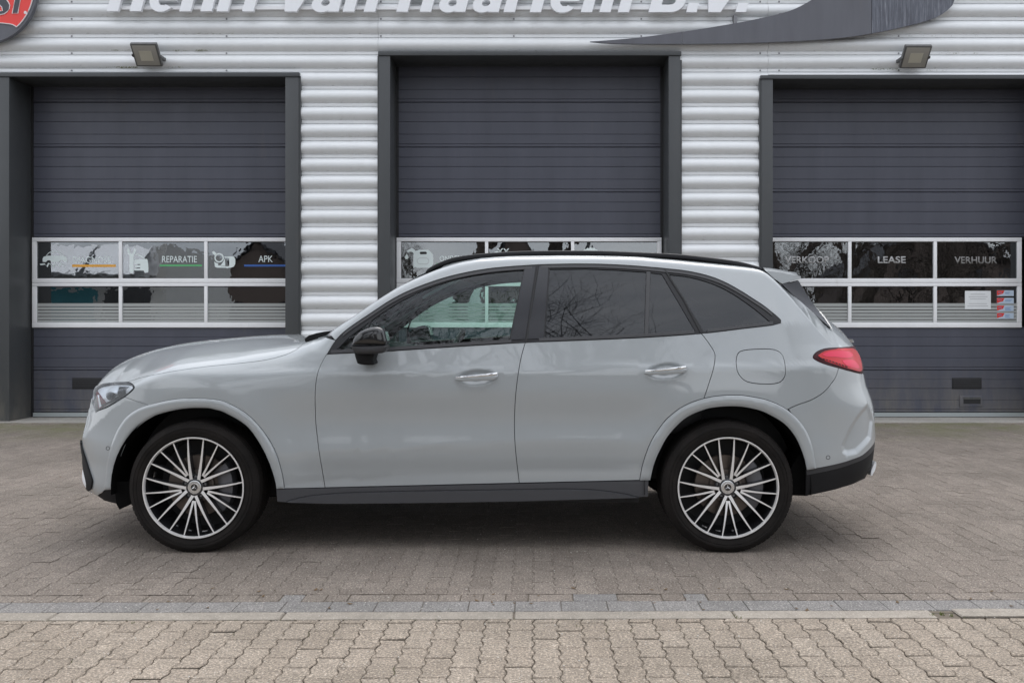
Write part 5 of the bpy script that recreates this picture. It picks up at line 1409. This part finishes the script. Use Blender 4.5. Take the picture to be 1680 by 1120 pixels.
# spoiler
def cp(px, py, Y): return Vector((X_(px, Y) - CXc, Y - YC, Z_(py, Y)))
Ys = 5.34
prof = cm([(1256,444.5),(1258,446.5),(1281,464.6)], 3)
sec = [(1256,444.2),(1268,445.0),(1285,447.8),(1300,451.0),(1309,452.2),(1313.5,453.2),(1314.5,455.2),(1312,457.6),(1299,461.0),(1283,465.3),(1270,457)]
top_y = {0: -4.8, 1: -6.6, 2: -6.6, 3: -6.2, 4: -4.0, 5: -1.5}
v = []; f = []; ns_ = len(sec)
for j, (dy, Yj) in enumerate(((0, Ys), (0.004, 5.40), (.010, 5.6), (.013, 5.8), (.014, YC))):
    for i, (x, y) in enumerate(sec):
        p = cp(x, y, Ys)
        lift = dy * (2.4 if i < 5 else 1.5) + (.012 if (j > 0 and i < 5) else 0)
        v.append(Vector((p.x + (dy * 1.6 if 3 <= i <= 7 else 0), Yj - YC, p.z + lift)))
for j in range(4):
    for i in range(ns_): i2 = (i+1) % ns_; f.append((j*ns_+i, (j+1)*ns_+i, (j+1)*ns_+i2, j*ns_+i2))
f.append(tuple(range(ns_))[::-1])
nV = len(v); v2 = v + [Vector((q.x, -q.y, q.z)) for q in v]; f2 = f + [tuple(i + nV for i in reversed(q)) for q in f]
car_mesh('rear_spoiler', v2, f2, M['paint'], mirror=False)
# gloss side blade below the spoiler beside the rear window
b0 = [(1283,466.2),(1309,459.5),(1311,462),(1323,482),(1338,503.5),(1352,521),(1364,538.3),(1361.5,536.8),(1330,509.5),(1303,485.5)]
v = [cp(x, y, 5.33 + (.05 if i in (1,2,3,4,5) else 0)) for i, (x, y) in enumerate(b0)]
v += [q + Vector((0, .03, 0)) for q in v]; n = len(b0)
f = [tuple(t) for t in geometry.tessellate_polygon([[Vector((x, y, 0)) for x, y in b0]])]; f += [tuple(i + n for i in reversed(t)) for t in f] + [(i, (i+1) % n, (i+1) % n + n, i + n) for i in range(n)]
car_mesh('rear_air_blade', v, f, M['pillar'])
def px_solid(nm, outl, Y, dep, m, shear=0.0, mirror=True, bev=.002):
    n = len(outl); v = [cp(x, y, Y) for x, y in outl]; v += [q + Vector((-shear, dep, 0)) for q in v]
    f = [tuple(t) for t in geometry.tessellate_polygon([[Vector((x, y, 0)) for x, y in outl]])]; f += [tuple(i + n for i in reversed(t)) for t in f] + [(i, (i+1) % n, (i+1) % n + n, i + n) for i in range(n)]
    return car_mesh(nm, v, f, m, mirror=mirror)
px_solid('cowl_edge', [(499.5,556),(506,550.5),(519,546.3),(532,543.8),(545.5,542.2),(540,547),(533,552),(516,558.3),(502,562)], 5.235, .40, M['plastic'], bev=0)
# mirror
def ell_mesh(nm, cpx, cpy, Yc_, rx_, ry_, rz_, m, parent=None, nu=20, nv=12, shape=None, zlo=-9, zhi=9):
    c_ = cp(cpx, cpy, Yc_); v = []; f = []
    for j in range(nv + 1):
        th_ = -math.pi/2 + math.pi * j / nv
        for i in range(nu):
            ph = 2*math.pi*i/nu; q = Vector((math.cos(th_)*math.cos(ph), math.cos(th_)*math.sin(ph), math.sin(th_)))
            q = Vector((abs(q.x)**.8 * (1 if q.x > 0 else -1), abs(q.y)**.8 * (1 if q.y > 0 else -1), q.z))
            q.z = min(max(q.z, zlo), zhi)
            if shape: q = shape(q)
            v.append(c_ + Vector((q.x * rx_, q.y * ry_, q.z * rz_)))
    for j in range(nv):
        for i in range(nu): i2 = (i+1) % nu; f.append((j*nu+i, j*nu+i2, (j+1)*nu+i2, (j+1)*nu+i))
    b_ = MB(); b_.add(v, f); 
    return b_, v, f
def loft_side(nm, outline, Y0, Y1, m, parent=None, rounds=5, prof=.6, mirror=True, face_shift=(0, 0)):
    """rounded solid whose side view is the outline (pixels, at depth Y0..Y1); domed on the near side"""
    n = len(outline); cx_ = sum(p[0] for p in outline) / n; cy_ = sum(p[1] for p in outline) / n
    rings = []
    ks = [(0, 1.0), (.35, .985), (.6, .93), (.8, .82), (.93, .62), (1.0, .30)]
    Ym = Y1 - (Y1 - Y0) * prof
    rings.append((Y1, .92))
    for t, s in ks: rings.append((Ym + (Y0 - Ym) * t, s))
    v = []; f = []
    for Y, s in rings:
        for x, y in outline: v.append(cp(cx_ + (x - cx_) * s + face_shift[0]*(Y1-Y), cy_ + (y - cy_) * s, (Y0 + Y1) / 2 if False else Y) if False else Vector((X_(cx_ + (x-cx_)*s, Ym) - CXc, Y - YC, Z_(cy_ + (y-cy_)*s, Ym))))
    for j in range(len(rings) - 1):
        for i in range(n): i2 = (i+1) % n; f.append((j*n+i, j*n+i2, (j+1)*n+i2, (j+1)*n+i))
    f.append(tuple(range(n))[::-1]); f.append(tuple((len(rings)-1)*n + i for i in range(n)))
    return car_mesh(nm, v, f, m, parent=parent, mirror=mirror)
shell = cm([(577.5,565.5),(580.5,556),(586,548.5),(594,542.5),(607.7,537.3),(621.5,536.3),(630,541.5),(633.6,552),(634.3,564.8),(612,565.2),(590,565.5),(577.5,565.5)], 3)[:-1]
mirror_ = loft_side('wing_mirror', shell, 4.84, 5.01, M['gloss_black'], prof=.80)
low = cm([(576.3,566.5),(590,566.3),(612,566),(634.3,565.6),(634.5,573),(629,578.5),(614,580.3),(600,580.5),(588,580),(580,576.5),(576.3,566.5)], 3)[:-1]
loft_side('mirror_lower_shell', low, 4.85, 5.01, M['plastic2'], parent=mirror_, prof=.75)
arm = [(581,576),(600,577),(614,578),(612,590),(614,595),(611.6,598.6),(590,597.3),(585,591.5)]
loft_side('mirror_arm', cm(arm + [arm[0]], 3)[:-1], 4.93, 5.10, M['plastic'], parent=mirror_, prof=.9)
fr_ = [(578.5,564),(582,555.5),(590,546.5),(600,541),(607.7,538.6),(606,541),(596,545.6),(588,552),(583,559),(581,564.5)]
# door handles
def handle(i, c0, c1, parent):
    # c0 front end, c1 rear end in pixels
    v = []; f = []; n = 18
    for k in range(n + 1):
        t = k / n; x = c0[0] + (c1[0] - c0[0]) * t; y = c0[1] + (c1[1] - c0[1]) * t
        bow = .030 * (1 - (2*t - 1) ** 4) + .006; hh = (3.9 + 3.2 * t ** .8 * (1 - .3 * max(0, t - .9) * 10)) / 2 * 1.65 * (.55 + .45 * min(1, t * 8)) * (.6 + .4 * min(1, (1 - t) * 12)); 
        Yo = 5.055 - .004
        for q in range(12):
            a_ = 2*math.pi*q/12; cc = abs(math.cos(a_))**.7 * (1 if math.cos(a_) > 0 else -1); ss = abs(math.sin(a_))**.7 * (1 if math.sin(a_) > 0 else -1)
            v.append(cp(x, y + ss * -hh, Yo) + Vector((0, -bow + .014 + cc * .010, 0)))
    for k in range(n):
        for q in range(12): q2 = (q+1) % 12; f.append((k*12+q, k*12+q2, (k+1)*12+q2, (k+1)*12+q))
    f += [tuple(range(12))[::-1], tuple(n*12 + q for q in range(12))]
    return car_mesh('door_handle', v, f, M['paint'], parent=parent)
def handle_strip(c0, c1, parent):
    v = []; f = []; n = 14
    for k in range(n + 1):
        t = k / n; x = c0[0] + 1 + (c1[0] - c0[0] - 2) * t; y = c0[1] + (c1[1] - c0[1]) * t - 3.0 - 1.1 * t
        bow = .030 * (1 - (2*t - 1) ** 4) + .006; hh = 1.7 + 1.0 * t
        for q in range(8):
            a_ = 2*math.pi*q/8
            v.append(cp(x, y + math.sin(a_) * -hh, 5.051) + Vector((0, -bow + .0065 + math.cos(a_) * .006, 0)))
    for k in range(n):
        for q in range(8): q2 = (q+1) % 8; f.append((k*8+q, k*8+q2, (k+1)*8+q2, (k+1)*8+q))
    f += [tuple(range(8))[::-1], tuple(n*8 + q for q in range(8))]
    return car_mesh('handle_strip', v, f, M['chrome'], parent=parent)
for (c0, c1, pp) in (((747, 621.8), (817, 617.2), front_door), ((1057.5, 611.5), (1126.5, 606.2), rear_door)):
    handle(0, c0, c1, pp); handle_strip(c0, c1, pp)
# parking sensors
for (px, py, r_) in ((177, 735, 2.8), (1358.5, 750, 3.0)):
    panel('parking_sensor', [inv(*p) for p in circ(px, py, r_, 14)], M['paint'], off=-.0008, gap=.0, step=.01, skirt=.003)
    for rr_ in (r_ + .15,): panel('sensor_ring', [inv(*p) for p in circ(px, py, rr_ + .35, 14)], M['plastic2'], holes=[[inv(*p) for p in circ(px, py, rr_ - .45, 14)]], off=.0006, gap=0, step=.05, skirt=.001)
# front bumper blade and fin
blade = cm([(131.5,721),(134.2,723.5),(135.5,732),(141.6,751),(150.7,779.5),(153,789),(150.9,800.5),(147.2,804),(143,802.8),(143.6,793),(138.8,771),(132.2,738),(131.5,721)], 3)[:-1]
panel('bumper_blade', [inv(*p) for p in blade], M['plastic'], off=.009, gap=0, step=.012, skirt=.012)
fin = cm([(137.2,769),(134,779),(132,792),(134,802.5),(141,807.5),(150,811),(146,803),(144,795),(140.5,780),(137.2,769)], 3)[:-1]
panel('bumper_fin', [inv(*p) for p in fin], M['letter'], off=.004, gap=0, step=.012, skirt=.01)  # white base colour paints in the bright reflection on the fin
px_solid('arch_liner_edge', [(186.5,790),(216,790),(214,826),(196,835.5),(191,826.5)], 5.15, .25, M['liner'])
px_solid('arch_liner_edge', [(1312,745),(1322,768),(1325,780),(1325,813),(1290,812),(1296,770)], 5.15, .25, M['liner'])
px_solid('exhaust_trim', [(1437.2,757),(1438,761),(1436,770),(1431,779.5),(1428.5,779.5),(1430,770),(1434,760)], 5.36, .16, M['letter'])
px_solid('tow_cover', [(1398,559),(1396,556.6),(1398.5,556),(1401.5,560),(1400.5,562)], 5.8, .2, M['chrome'], mirror=False)

# underbody, wheel wells, cabin
def cbox(nm, x0, x1, y0, y1, z0, z1, m, bevel=0, parent=None):
    b_ = MB(); b_.box(x0 - CXc, x1 - CXc, y0, y1, z0, z1); return b_.obj(nm, m, parent or car, bevel=bevel, sharp=30)
XAF, XAR = XHF, XHR
cbox('underbody', XHF + .46, XHR - .46, -.72, .72, .235, .46, M['rubber'])
cbox('underbody', -2.40, XHF + .458, -.55, .55, .24, .9, M['rubber'])
cbox('underbody', XHR - .458, 1.86, -.55, .55, .34, .95, M['rubber'])
cbox('firewall', -1.30, -1.26, -.86, .86, .3, 1.06, M['rubber'])
cbox('cabin_floor', -1.25, XHR - .47, -.72, .72, .461, .50, M['cabin'])
cbox('load_floor', .9, 1.80, -.70, .70, .80, .83, M['cabin'])
for xh in (XHF, XHR):
    for sgn in (-1, 1):
        v = []; f = []; n = 28
        for k in range(n + 1):
            t = math.pi * (-.03 + 1.06 * k / n); r_ = .452
            for y_ in (.915, .54): v.append((xh - CXc + r_ * math.cos(t), sgn * y_, ZH + r_ * math.sin(t)))
        for k in range(n): f.append((2*k, 2*k+1, 2*k+3, 2*k+2))
        c0 = len(v); v.append((xh - CXc, sgn * .54, ZH)); 
        for k in range(n): f.append((2*k+1, 2*k+3, c0))
        o = mesh_obj('wheel_well', v, f, M['liner'], car, smooth=False)
# dashboard, wheel, seats
def soft(nm, outline, y0, y1, m, bev=.025):
    n = len(outline); v = [(x - CXc, y0, z) for x, z in outline] + [(x - CXc, y1, z) for x, z in outline]
    f = [tuple(range(n)), tuple(range(n, 2*n))[::-1]] + [(i, (i+1) % n, (i+1) % n + n, i + n) for i in range(n)]
    b_ = MB(); b_.add(v, f); return b_.obj(nm, m, car, bevel=bev, sharp=40)
soft('dashboard', [(-1.22, .7), (-.62, .7), (-.62, .98), (-.72, 1.07), (-.95, 1.10), (-1.20, 1.08)], -.70, .70, M['cabin'])
for ys in (-.38, .38):
    for xs, nm in ((.02, 'front_seat'), (.93, 'rear_seat')):
        soft(nm, [(xs - .52, .62), (xs, .60), (xs + .13, .95), (xs + .26, 1.24), (xs + .17, 1.28), (xs + .06, 1.05), (xs - .08, .76), (xs - .52, .78)], ys - .25, ys + .25, M['leather'], .035)
        soft('headrest', [(xs + .19, 1.29), (xs + .29, 1.29), (xs + .32, 1.44), (xs + .24, 1.47)], ys - .13, ys + .13, M['leather'], .025)
wc_ = Vector((-.50 - CXc, -.38, 1.02)); up2 = Vector((.42, 0, .9)).normalized(); sidev = Vector((0, 1, 0))
ringp = [wc_ + up2 * (.185 * math.cos(2*math.pi*k/28)) + sidev * (.185 * math.sin(2*math.pi*k/28)) for k in range(28)]
v, f = tube(ringp, .016, 8, closed=True); b_ = MB(); b_.add(v, f)
for a_ in (90, 200, 340):
    q = wc_ + up2 * (.18 * math.sin(R(a_ + 180))) + sidev * (.18 * math.cos(R(a_)))
    v, f = tube([wc_, q], .016, 6); b_.add(v, f)
v, f = tube([wc_ + Vector((.02, 0, 0)), wc_ + Vector((-.25, 0, -.08))], [.06, .03], 10); b_.add(v, f)
b_.obj('steering_wheel', M['leather'], car, sharp=40)
# far side pillar lining and headliner
panel('headliner', [(a_hd + .03, 1.16), (a_sp - .05, 1.16), (a_sp - .05, 2.0), (a_hd + .03, 2.0)], mat('headliner', (.12, .12, .12), .9), weld=True, off=-.03, gap=0, step=.08, skirt=0)

# ------------------------------------------------------------------ wheels
TR = .3595; RR = .2745
def wheel(xh, phase, mirror_side):
    base = empty('wheel', (0, 0, 0)); return base
def build_wheel():
    # local: x,z in the wheel plane, y outwards = -y ; face at y = 0 (sidewall outermost)
    tp = [(RR - .004, .012), (RR + .006, .002), (RR + .022, -.004), (RR + .045, -.006), (TR - .028, .002), (TR - .014, .012), (TR - .006, .024), (TR, .042)]
    for gy in (.062, .100, .140, .178): tp += [(TR, gy), (TR - .007, gy + .001), (TR - .007, gy + .008), (TR, gy + .009)]
    tp += [(TR, .20), (TR - .006, .218), (TR - .02, .235), (RR + .02, .242), (RR - .004, .23)]
    v, f = lathe(tp, 96); b_ = MB(); b_.add(v, f)
    w_ = b_.obj('wheel', M['tyre'], None, sharp=35)
    # shoulder blocks of the tread
    b_ = MB()
    n = 72
    for k in range(n):
        a0 = 2*math.pi*k/n; a1 = a0 + 2*math.pi/n * .74
        q = lambda r_, y_, a_: (r_*math.cos(a_), y_, r_*math.sin(a_))
        r0, r1 = TR - .008, TR + .0008
        for (ya, yb, ra) in ((.019, .058, TR - .009), (.184, .222, TR - .006)):
            b_.add([q(r0 - .006, ya, a0), q(r0 - .006, ya, a1), q(r0, yb, a1), q(r0, yb, a0), q(ra + .0035, ya, a0), q(ra + .0035, ya, a1), q(r1, yb, a1), q(r1, yb, a0)], [(4,5,6,7), (0,1,5,4), (1,2,6,5), (2,3,7,6), (3,0,4,7)])
    t_ = b_.obj('tread_blocks', M['tyre'], w_); t_['kind'] = 'stuff'
    # rings in the sidewall
    b_ = MB()
    for rr_ in (RR + .030, TR - .036):
        v, f = lathe([(rr_ - .0012, -.0045), (rr_, -.0075), (rr_ + .0012, -.0045)], 96); b_.add(v, f)
    b_.obj('sidewall_ring', M['tyre'], w_, sharp=40)
    v, f = lathe([(RR, .0), (RR - .001, -.004), (RR - .0065, -.004), (RR - .010, .002), (RR - .012, .012)], 96); b_ = MB(); b_.add(v, f); b_.obj('rim_lip', M['alloy'], w_, sharp=30)
    v, f = lathe([(RR - .0125, .010), (RR - .018, .05), (RR - .022, .11), (RR - .03, .20)], 72); b_ = MB(); b_.add(v, f); b_.obj('rim_barrel', M['rim_dark'], w_, sharp=30)
    v, f = lathe([(.27, .205), (.0, .205)], 40); b_ = MB(); b_.add(v, f); b_.obj('wheel_back', M['rubber'], w_)
    # brake disc & caliper
    v, f = lathe([(.09, .085), (.165, .085), (.168, .088), (.168, .108), (.165, .111), (.09, .111)], 60); b_ = MB(); b_.add(v, f); disc = b_.obj('brake_disc', M['disc'], w_, sharp=30)
    v, f = lathe([(.0, .060), (.085, .060), (.09, .065), (.09, .085)], 40); b_ = MB(); b_.add(v, f); b_.obj('brake_hat', M['disc'], disc, sharp=30)
    cal = []; n = 12
    for k in range(n + 1):
        t = R(-50 + 80 * k / n); cal.append((t,))
    v = []; f = []
    for k in range(n + 1):
        t = R(-42 + 84 * k / n); bulge = .008 * math.sin(math.pi * k / n)
        for (r_, y_) in ((.118, .060), (.155, .050 - bulge), (.198, .056 - bulge), (.204, .075), (.204, .12), (.118, .12)): v.append((r_ * math.cos(t), y_, r_ * math.sin(t)))
    for k in range(n):
        for q in range(6): q2 = (q+1) % 6; f.append((k*6+q, k*6+q2, (k+1)*6+q2, (k+1)*6+q))
    f += [tuple(range(6)), tuple(n*6 + q for q in range(6))[::-1]]
    b_ = MB(); b_.add(v, f); b_.obj('brake_caliper', M['caliper'], w_, sharp=40)
    # spokes
    def spoke(r0, a0, r1, a1, w0, w1, y0, y1, d0, d1, crv):
        n = 10; A0 = Vector((r0*math.cos(a0), 0, r0*math.sin(a0))); A1 = Vector((r1*math.cos(a1), 0, r1*math.sin(a1)))
        v = []; vd = []
        for k in range(n + 1):
            t = k / n; y_ = y0 + (y1 - y0) * t - .004 * math.sin(math.pi * t)
            dp = d0 + (d1 - d0) * t; hw = (w0 + (w1 - w0) * t ** .8) / 2
            c_ = A0.lerp(A1, t); c_.y = y_; tn = (A1 - A0).normalized(); tn = Vector((-tn.z, 0, tn.x)); c_ += tn * (crv * math.sin(math.pi * t))
            v += [c_ - tn * hw, c_ + tn * hw, c_ + tn * hw + Vector((0, .0025, 0)), c_ - tn * hw + Vector((0, .0025, 0))]
            vd += [c_ - tn * (hw + .0012) + Vector((0, .0026, 0)), c_ + tn * (hw + .0012) + Vector((0, .0026, 0)), c_ + tn * (hw + .004) + Vector((0, dp, 0)), c_ - tn * (hw + .004) + Vector((0, dp, 0))]
        fs_ = []
        for k in range(n):
            for q in range(4): q2 = (q+1) % 4; fs_.append((k*4+q, k*4+q2, (k+1)*4+q2, (k+1)*4+q))
        fs_ += [(0, 3, 2, 1), (n*4, n*4+1, n*4+2, n*4+3)]
        b1 = MB(); b1.add(vd, fs_); o1 = b1.obj('spoke', M['rim_dark'], w_, sharp=40)
        b1 = MB(); b1.add(v, fs_); b1.obj('spoke_face', M['alloy'], o1, sharp=40)
    for g_ in range(5):
        L0 = R(90 + 72 * g_)
        for sgn in (-1, 1):
            spoke(.037, L0 + sgn * R(30), RR - .006, L0 + sgn * R(9), .0185, .0056, .021, .004, .05, .03, sgn * .0035)
            spoke(.074, L0 + sgn * R(32.4), RR - .006, L0 + sgn * R(27), .0115, .0056, .022, .004, .05, .03, sgn * .002)
    # hub
    v, f = lathe([(.0, .018), (.040, .018), (.050, .021), (.056, .035), (.058, .09)], 40); b_ = MB(); b_.add(v, f); b_.obj('hub', M['rim_dark'], w_, sharp=30)
    for g_ in range(5):
        L0 = R(90 + 72 * g_); c_ = (.056 * math.cos(L0), 0, .056 * math.sin(L0))
        v, f = lathe([(.0155, .0235), (.0155, .019), (.0125, .018), (.012, .045), (0, .045)], 18, centre=c_); b_ = MB(); b_.add(v, f); b_.obj('lug_recess', M['rubber'], w_, sharp=30)
        v, f = lathe([(.0, .028), (.0075, .028), (.0085, .031), (.0085, .045)], 6, centre=c_); b_ = MB(); b_.add(v, f); b_.obj('wheel_bolt', M['steel'], w_, sharp=30)
    v, f = lathe([(.0, .0165), (.0215, .0165), (.0225, .0158), (.0345, .0165), (.0375, .019), (.0375, .03)], 40); b_ = MB(); b_.add(v, f); hc_ = b_.obj('hub_cap', M['satin'], w_, sharp=25)
    v, f = lathe([(.0, .0155), (.0190, .0155)], 40); b_ = MB(); b_.add(v, f); b_.obj('badge_field', M['rim_dark'], hc_)
    b_ = MB(); v, f = lathe([(.0188, .0156), (.0195, .0140), (.0216, .0140), (.0222, .0156)], 40); b_.add(v, f)
    for k in range(3):
        a_ = R(90 + 120 * k + 0); tip = Vector((.0192 * math.cos(a_), .0145, .0192 * math.sin(a_)))
        l_ = Vector((.0036 * math.cos(a_ + R(60)), .0145, .0036 * math.sin(a_ + R(60)))); r2 = Vector((.0036 * math.cos(a_ - R(60)), .0145, .0036 * math.sin(a_ - R(60)))); c_ = Vector((0, .0128, 0))
        b_.add([tip, l_, c_, r2], [(0, 1, 2), (0, 2, 3)])
    b_.obj('three_point_star', M['chrome'], hc_)
    # valve marks / balance weights in the barrel
    for a_ in (-100, -80, -118, 170):
        c_ = R(a_); p = Vector(((RR - .022) * math.cos(c_), .10, (RR - .022) * math.sin(c_)))
        b_ = MB(); b_.box(-.016, .016, -.012, .012, -.002, .002); o = b_.obj('balance_weight', M['satin'], w_); o.location = p; o.rotation_euler = (0, -c_ + math.pi/2, 0)
    return w_
W0 = build_wheel()
def copy_tree(o, parent=None):
    c = o.copy(); C.objects.link(c); c.parent = parent
    for ch in o.children: copy_tree(ch, c)
    return c
W0.parent = car; W0.location = (XHF - CXc, 5.066 - YC, ZH); W0.rotation_euler = (0, R(2.5), 0)
W1 = copy_tree(W0, car); W1.location = (XHR - CXc, 5.066 - YC, ZH); W1.rotation_euler = (0, R(-2), 0)
W2 = copy_tree(W0, car); W2.location = (XHF - CXc, YC - 5.066, ZH); W2.rotation_euler = (0, 0, R(180))
W3 = copy_tree(W0, car); W3.location = (XHR - CXc, YC - 5.066, ZH); W3.rotation_euler = (0, R(14), R(180))

# ------------------------------------------------------------------ across the street (what the glass and paint mirror)
def bare_tree(x, y, h, seed, label):
    rng = random.Random(seed); t = empty('bare_tree', (x, y, 0)); tag(t, label, 'tree', 'bare winter trees across the street')
    v_all = []; f_all = []; vt = []; ft = []
    def seg(p, q, r0, r1, V, Fc, n):
        d = (q - p).normalized(); up = Vector((0, 0, 1)) if abs(d.z) < .9 else Vector((1, 0, 0)); a = d.cross(up).normalized(); b_ = a.cross(d); s0 = len(V)
        for c_, r_ in ((p, r0), (q, r1)):
            for k in range(n): th_ = 2*math.pi*k/n; V.append(c_ + a*(r_*math.cos(th_)) + b_*(r_*math.sin(th_)))
        for k in range(n): k2 = (k+1) % n; Fc.append((s0+k, s0+k2, s0+n+k2, s0+n+k))
    def grow(p, d, r_, l, lev):
        n = 3 if lev > 1 else 4; m_ = 3
        for i in range(m_):
            d = (d + Vector((rng.gauss(0, .16), rng.gauss(0, .16), rng.gauss(.04, .10)))).normalized(); q = p + d * (l / m_); r2 = r_ * .84
            seg(p, q, r_, r2, vt if lev == 0 else v_all, ft if lev == 0 else f_all, 7 if lev == 0 else n)
            p, r_ = q, r2
            if lev < 5 and (i > 0 or lev > 0):
                for _ in range(2 if lev < 3 else (2 if rng.random() < .6 else 1)):
                    a = rng.uniform(0, 6.28); u = Vector((math.cos(a), math.sin(a), rng.uniform(-.1, .6))).normalized()
                    dd = (d * rng.uniform(.5, .9) + u * rng.uniform(.5, .9)).normalized()
                    grow(p, dd, r_ * rng.uniform(.45, .65), l * rng.uniform(.55, .75), lev + 1)
    grow(Vector((0, 0, 0)), Vector((rng.uniform(-.1, .1), 0, 1)), h * .024, h * .42, 0)
    mesh_obj('trunk', vt, ft, M['bark'], t); mesh_obj('branches', v_all, f_all, M['bark'], t)
TREES = ((-2.3, -4.4, 13), (-4.1, -2.6, 12.5), (-.4, -6.4, 12), (-5.2, -6, 12), (8.5, -5.5, 9), (11, -8, 10), (14, -6.5, 9.5), (17.5, -9, 11), (12.5, -13, 12), (-19, -9.5, 10), (7.2, -8, 5), (9.6, -6.5, 5), (12.2, -5.8, 5.5), (10.4, -10, 5), (15.4, -9, 5.5), (-3.6, -9, 5.5), (13, -8.4, 5))
ORD = 'leftmost second third fourth fifth sixth seventh eighth ninth tenth'.split()
for i, (x, y, h) in enumerate(TREES):
    same = sorted(t_[0] for t_ in TREES if (t_[2] < 6) == (h < 6)); k_ = same.index(x); word = 'rightmost' if k_ == len(same) - 1 else ORD[k_]
    bare_tree(x, y, h, 40 + i, (word + ' of the low bushy leafless trees across the street') if h < 6 else (word + ' of the tall leafless trees across the street'))
def house(x0, x1, y0, y1, hw, hr, m, nm_label):
    h_ = empty('house', ((x0 + x1)/2, y1, 0)); tag(h_, nm_label, 'house'); inv_ = Matrix.Translation(-h_.location)
    b_ = MB(); xm = (x0 + x1)/2
    b_.add([(x0,y0,0),(x1,y0,0),(x1,y1,0),(x0,y1,0),(x0,y0,hw),(x1,y0,hw),(x1,y1,hw),(x0,y1,hw),(xm,y0,hr),(xm,y1,hr)], [(0,1,5,8,4),(3,7,9,6,2),(0,4,7,3),(1,2,6,5)])
    o = b_.obj('wall', m, h_); o.matrix_parent_inverse = inv_
    b_ = MB(); b_.add([(x0-.3,y0-.3,hw-.15),(xm,y0-.3,hr+.12),(xm,y1+.3,hr+.12),(x0-.3,y1+.3,hw-.15),(x0-.3,y0-.3,hw+.05),(xm,y0-.3,hr+.35),(xm,y1+.3,hr+.35),(x0-.3,y1+.3,hw+.05)], [(0,1,2,3),(7,6,5,4),(0,4,5,1),(3,2,6,7),(0,3,7,4)])
    b_.add([(x1+.3,y0-.3,hw-.15),(xm,y0-.3,hr+.12),(xm,y1+.3,hr+.12),(x1+.3,y1+.3,hw-.15),(x1+.3,y0-.3,hw+.05),(xm,y0-.3,hr+.35),(xm,y1+.3,hr+.35),(x1+.3,y1+.3,hw+.05)], [(3,2,1,0),(4,5,6,7),(1,5,4,0),(7,6,2,3),(4,7,3,0)])
    o = b_.obj('roof', M['roof_dark'], h_); o.matrix_parent_inverse = inv_
    nwin = max(1, int((x1 - x0) / 2.4))
    for k in range(nwin):
        cx_ = x0 + (k + .5) * (x1 - x0) / nwin
        for zz in ([1.0] if hw < 4 else [1.0, 3.6]):
            o = box('window', cx_ - .55, cx_ + .55, y1 - .02, y1 + .03, zz, zz + 1.3, M['pillar'], h_); o.matrix_parent_inverse = inv_
house(-17.5, -12.0, -34, -26, 3.0, 5.6, M['brick'], 'brick house with a dark gabled roof across the street')
house(22, 34, -50, -40, 4.2, 8.0, M['brick'], 'long brick house behind the trees across the street')
house(-4, 1.5, -58, -50, 4.5, 8.5, M['brick'], 'distant house at the end of the street')
shop = empty('shop', (-18, -12, 0)); tag(shop, 'white shop front with teal panels and awnings across the street', 'shop'); iv = Matrix.Translation((18, 12, 0))
for nm, a in (('wall', (-26, -14.3, -20, -12, 0, 4.2, M['house_white'])), ('fascia', (-25, -14.5, -11.98, -11.9, 3.0, 4.15, M['letter']))):
    o = box(nm, *a, shop); o.matrix_parent_inverse = iv
for k in range(5):
    b_ = MB(); x0 = -25 + k * 2.1; b_.add([(x0, -11.9, 4.2), (x0 + 1.9, -11.9, 4.2), (x0 + 1.9, -10.2, 3.05), (x0, -10.2, 3.05), (x0, -11.9, 4.15), (x0 + 1.9, -11.9, 4.15), (x0 + 1.9, -10.2, 3.0), (x0, -10.2, 3.0)], [(0,1,2,3),(7,6,5,4),(0,4,5,1),(2,6,7,3),(1,5,6,2),(0,3,7,4)])
    o = b_.obj('awning', M['letter'], shop); o.matrix_parent_inverse = iv
    o = box('shop_window', -25 + k*2.1, -23.2 + k*2.1, -12.01, -11.95, .6, 2.5, M['teal'] if k % 2 else M['pillar'], shop); o.matrix_parent_inverse = iv
lamp = empty('street_lamp', (1.6, -2.4, 0)); tag(lamp, 'street lamp across the street mirrored in the rear side window', 'street lamp')
v, f = tube([(0,0,0),(0,0,5.8),(.15,0,6.6)], [.07,.05,.045], 10); b_ = MB(); b_.add(v, f); b_.obj('pole', M['post'], lamp)
b_ = MB(); b_.box(.05, .55, -.12, .12, 6.55, 6.78); b_.obj('lamp_head', M['post'], lamp, bevel=.03)
hd = MB(); rng = random.Random(9)
for _ in range(9000):
    x = rng.uniform(-30, 30); 
    if -14 < x < -11: continue
    hh = 1.1 + .35 * math.sin(x * .9) + .25 * math.sin(x * 2.3)
    p = Vector((x, -17 + rng.uniform(-.6, .6), rng.uniform(.05, hh))); a = Vector((rng.gauss(0,1), rng.gauss(0,1), rng.gauss(0,1))).normalized() * .14; b0 = Vector((rng.gauss(0,1), rng.gauss(0,1), rng.gauss(0,1))).normalized() * .12
    hd.add([p, p + a, p + b0], [(0,1,2)])
M['hedge'] = mat('hedge', (.035, .045, .018), .9)
o = hd.obj('hedge', M['hedge']); tag(o, 'low hedge along the far side of the street', 'hedge', kind='stuff')
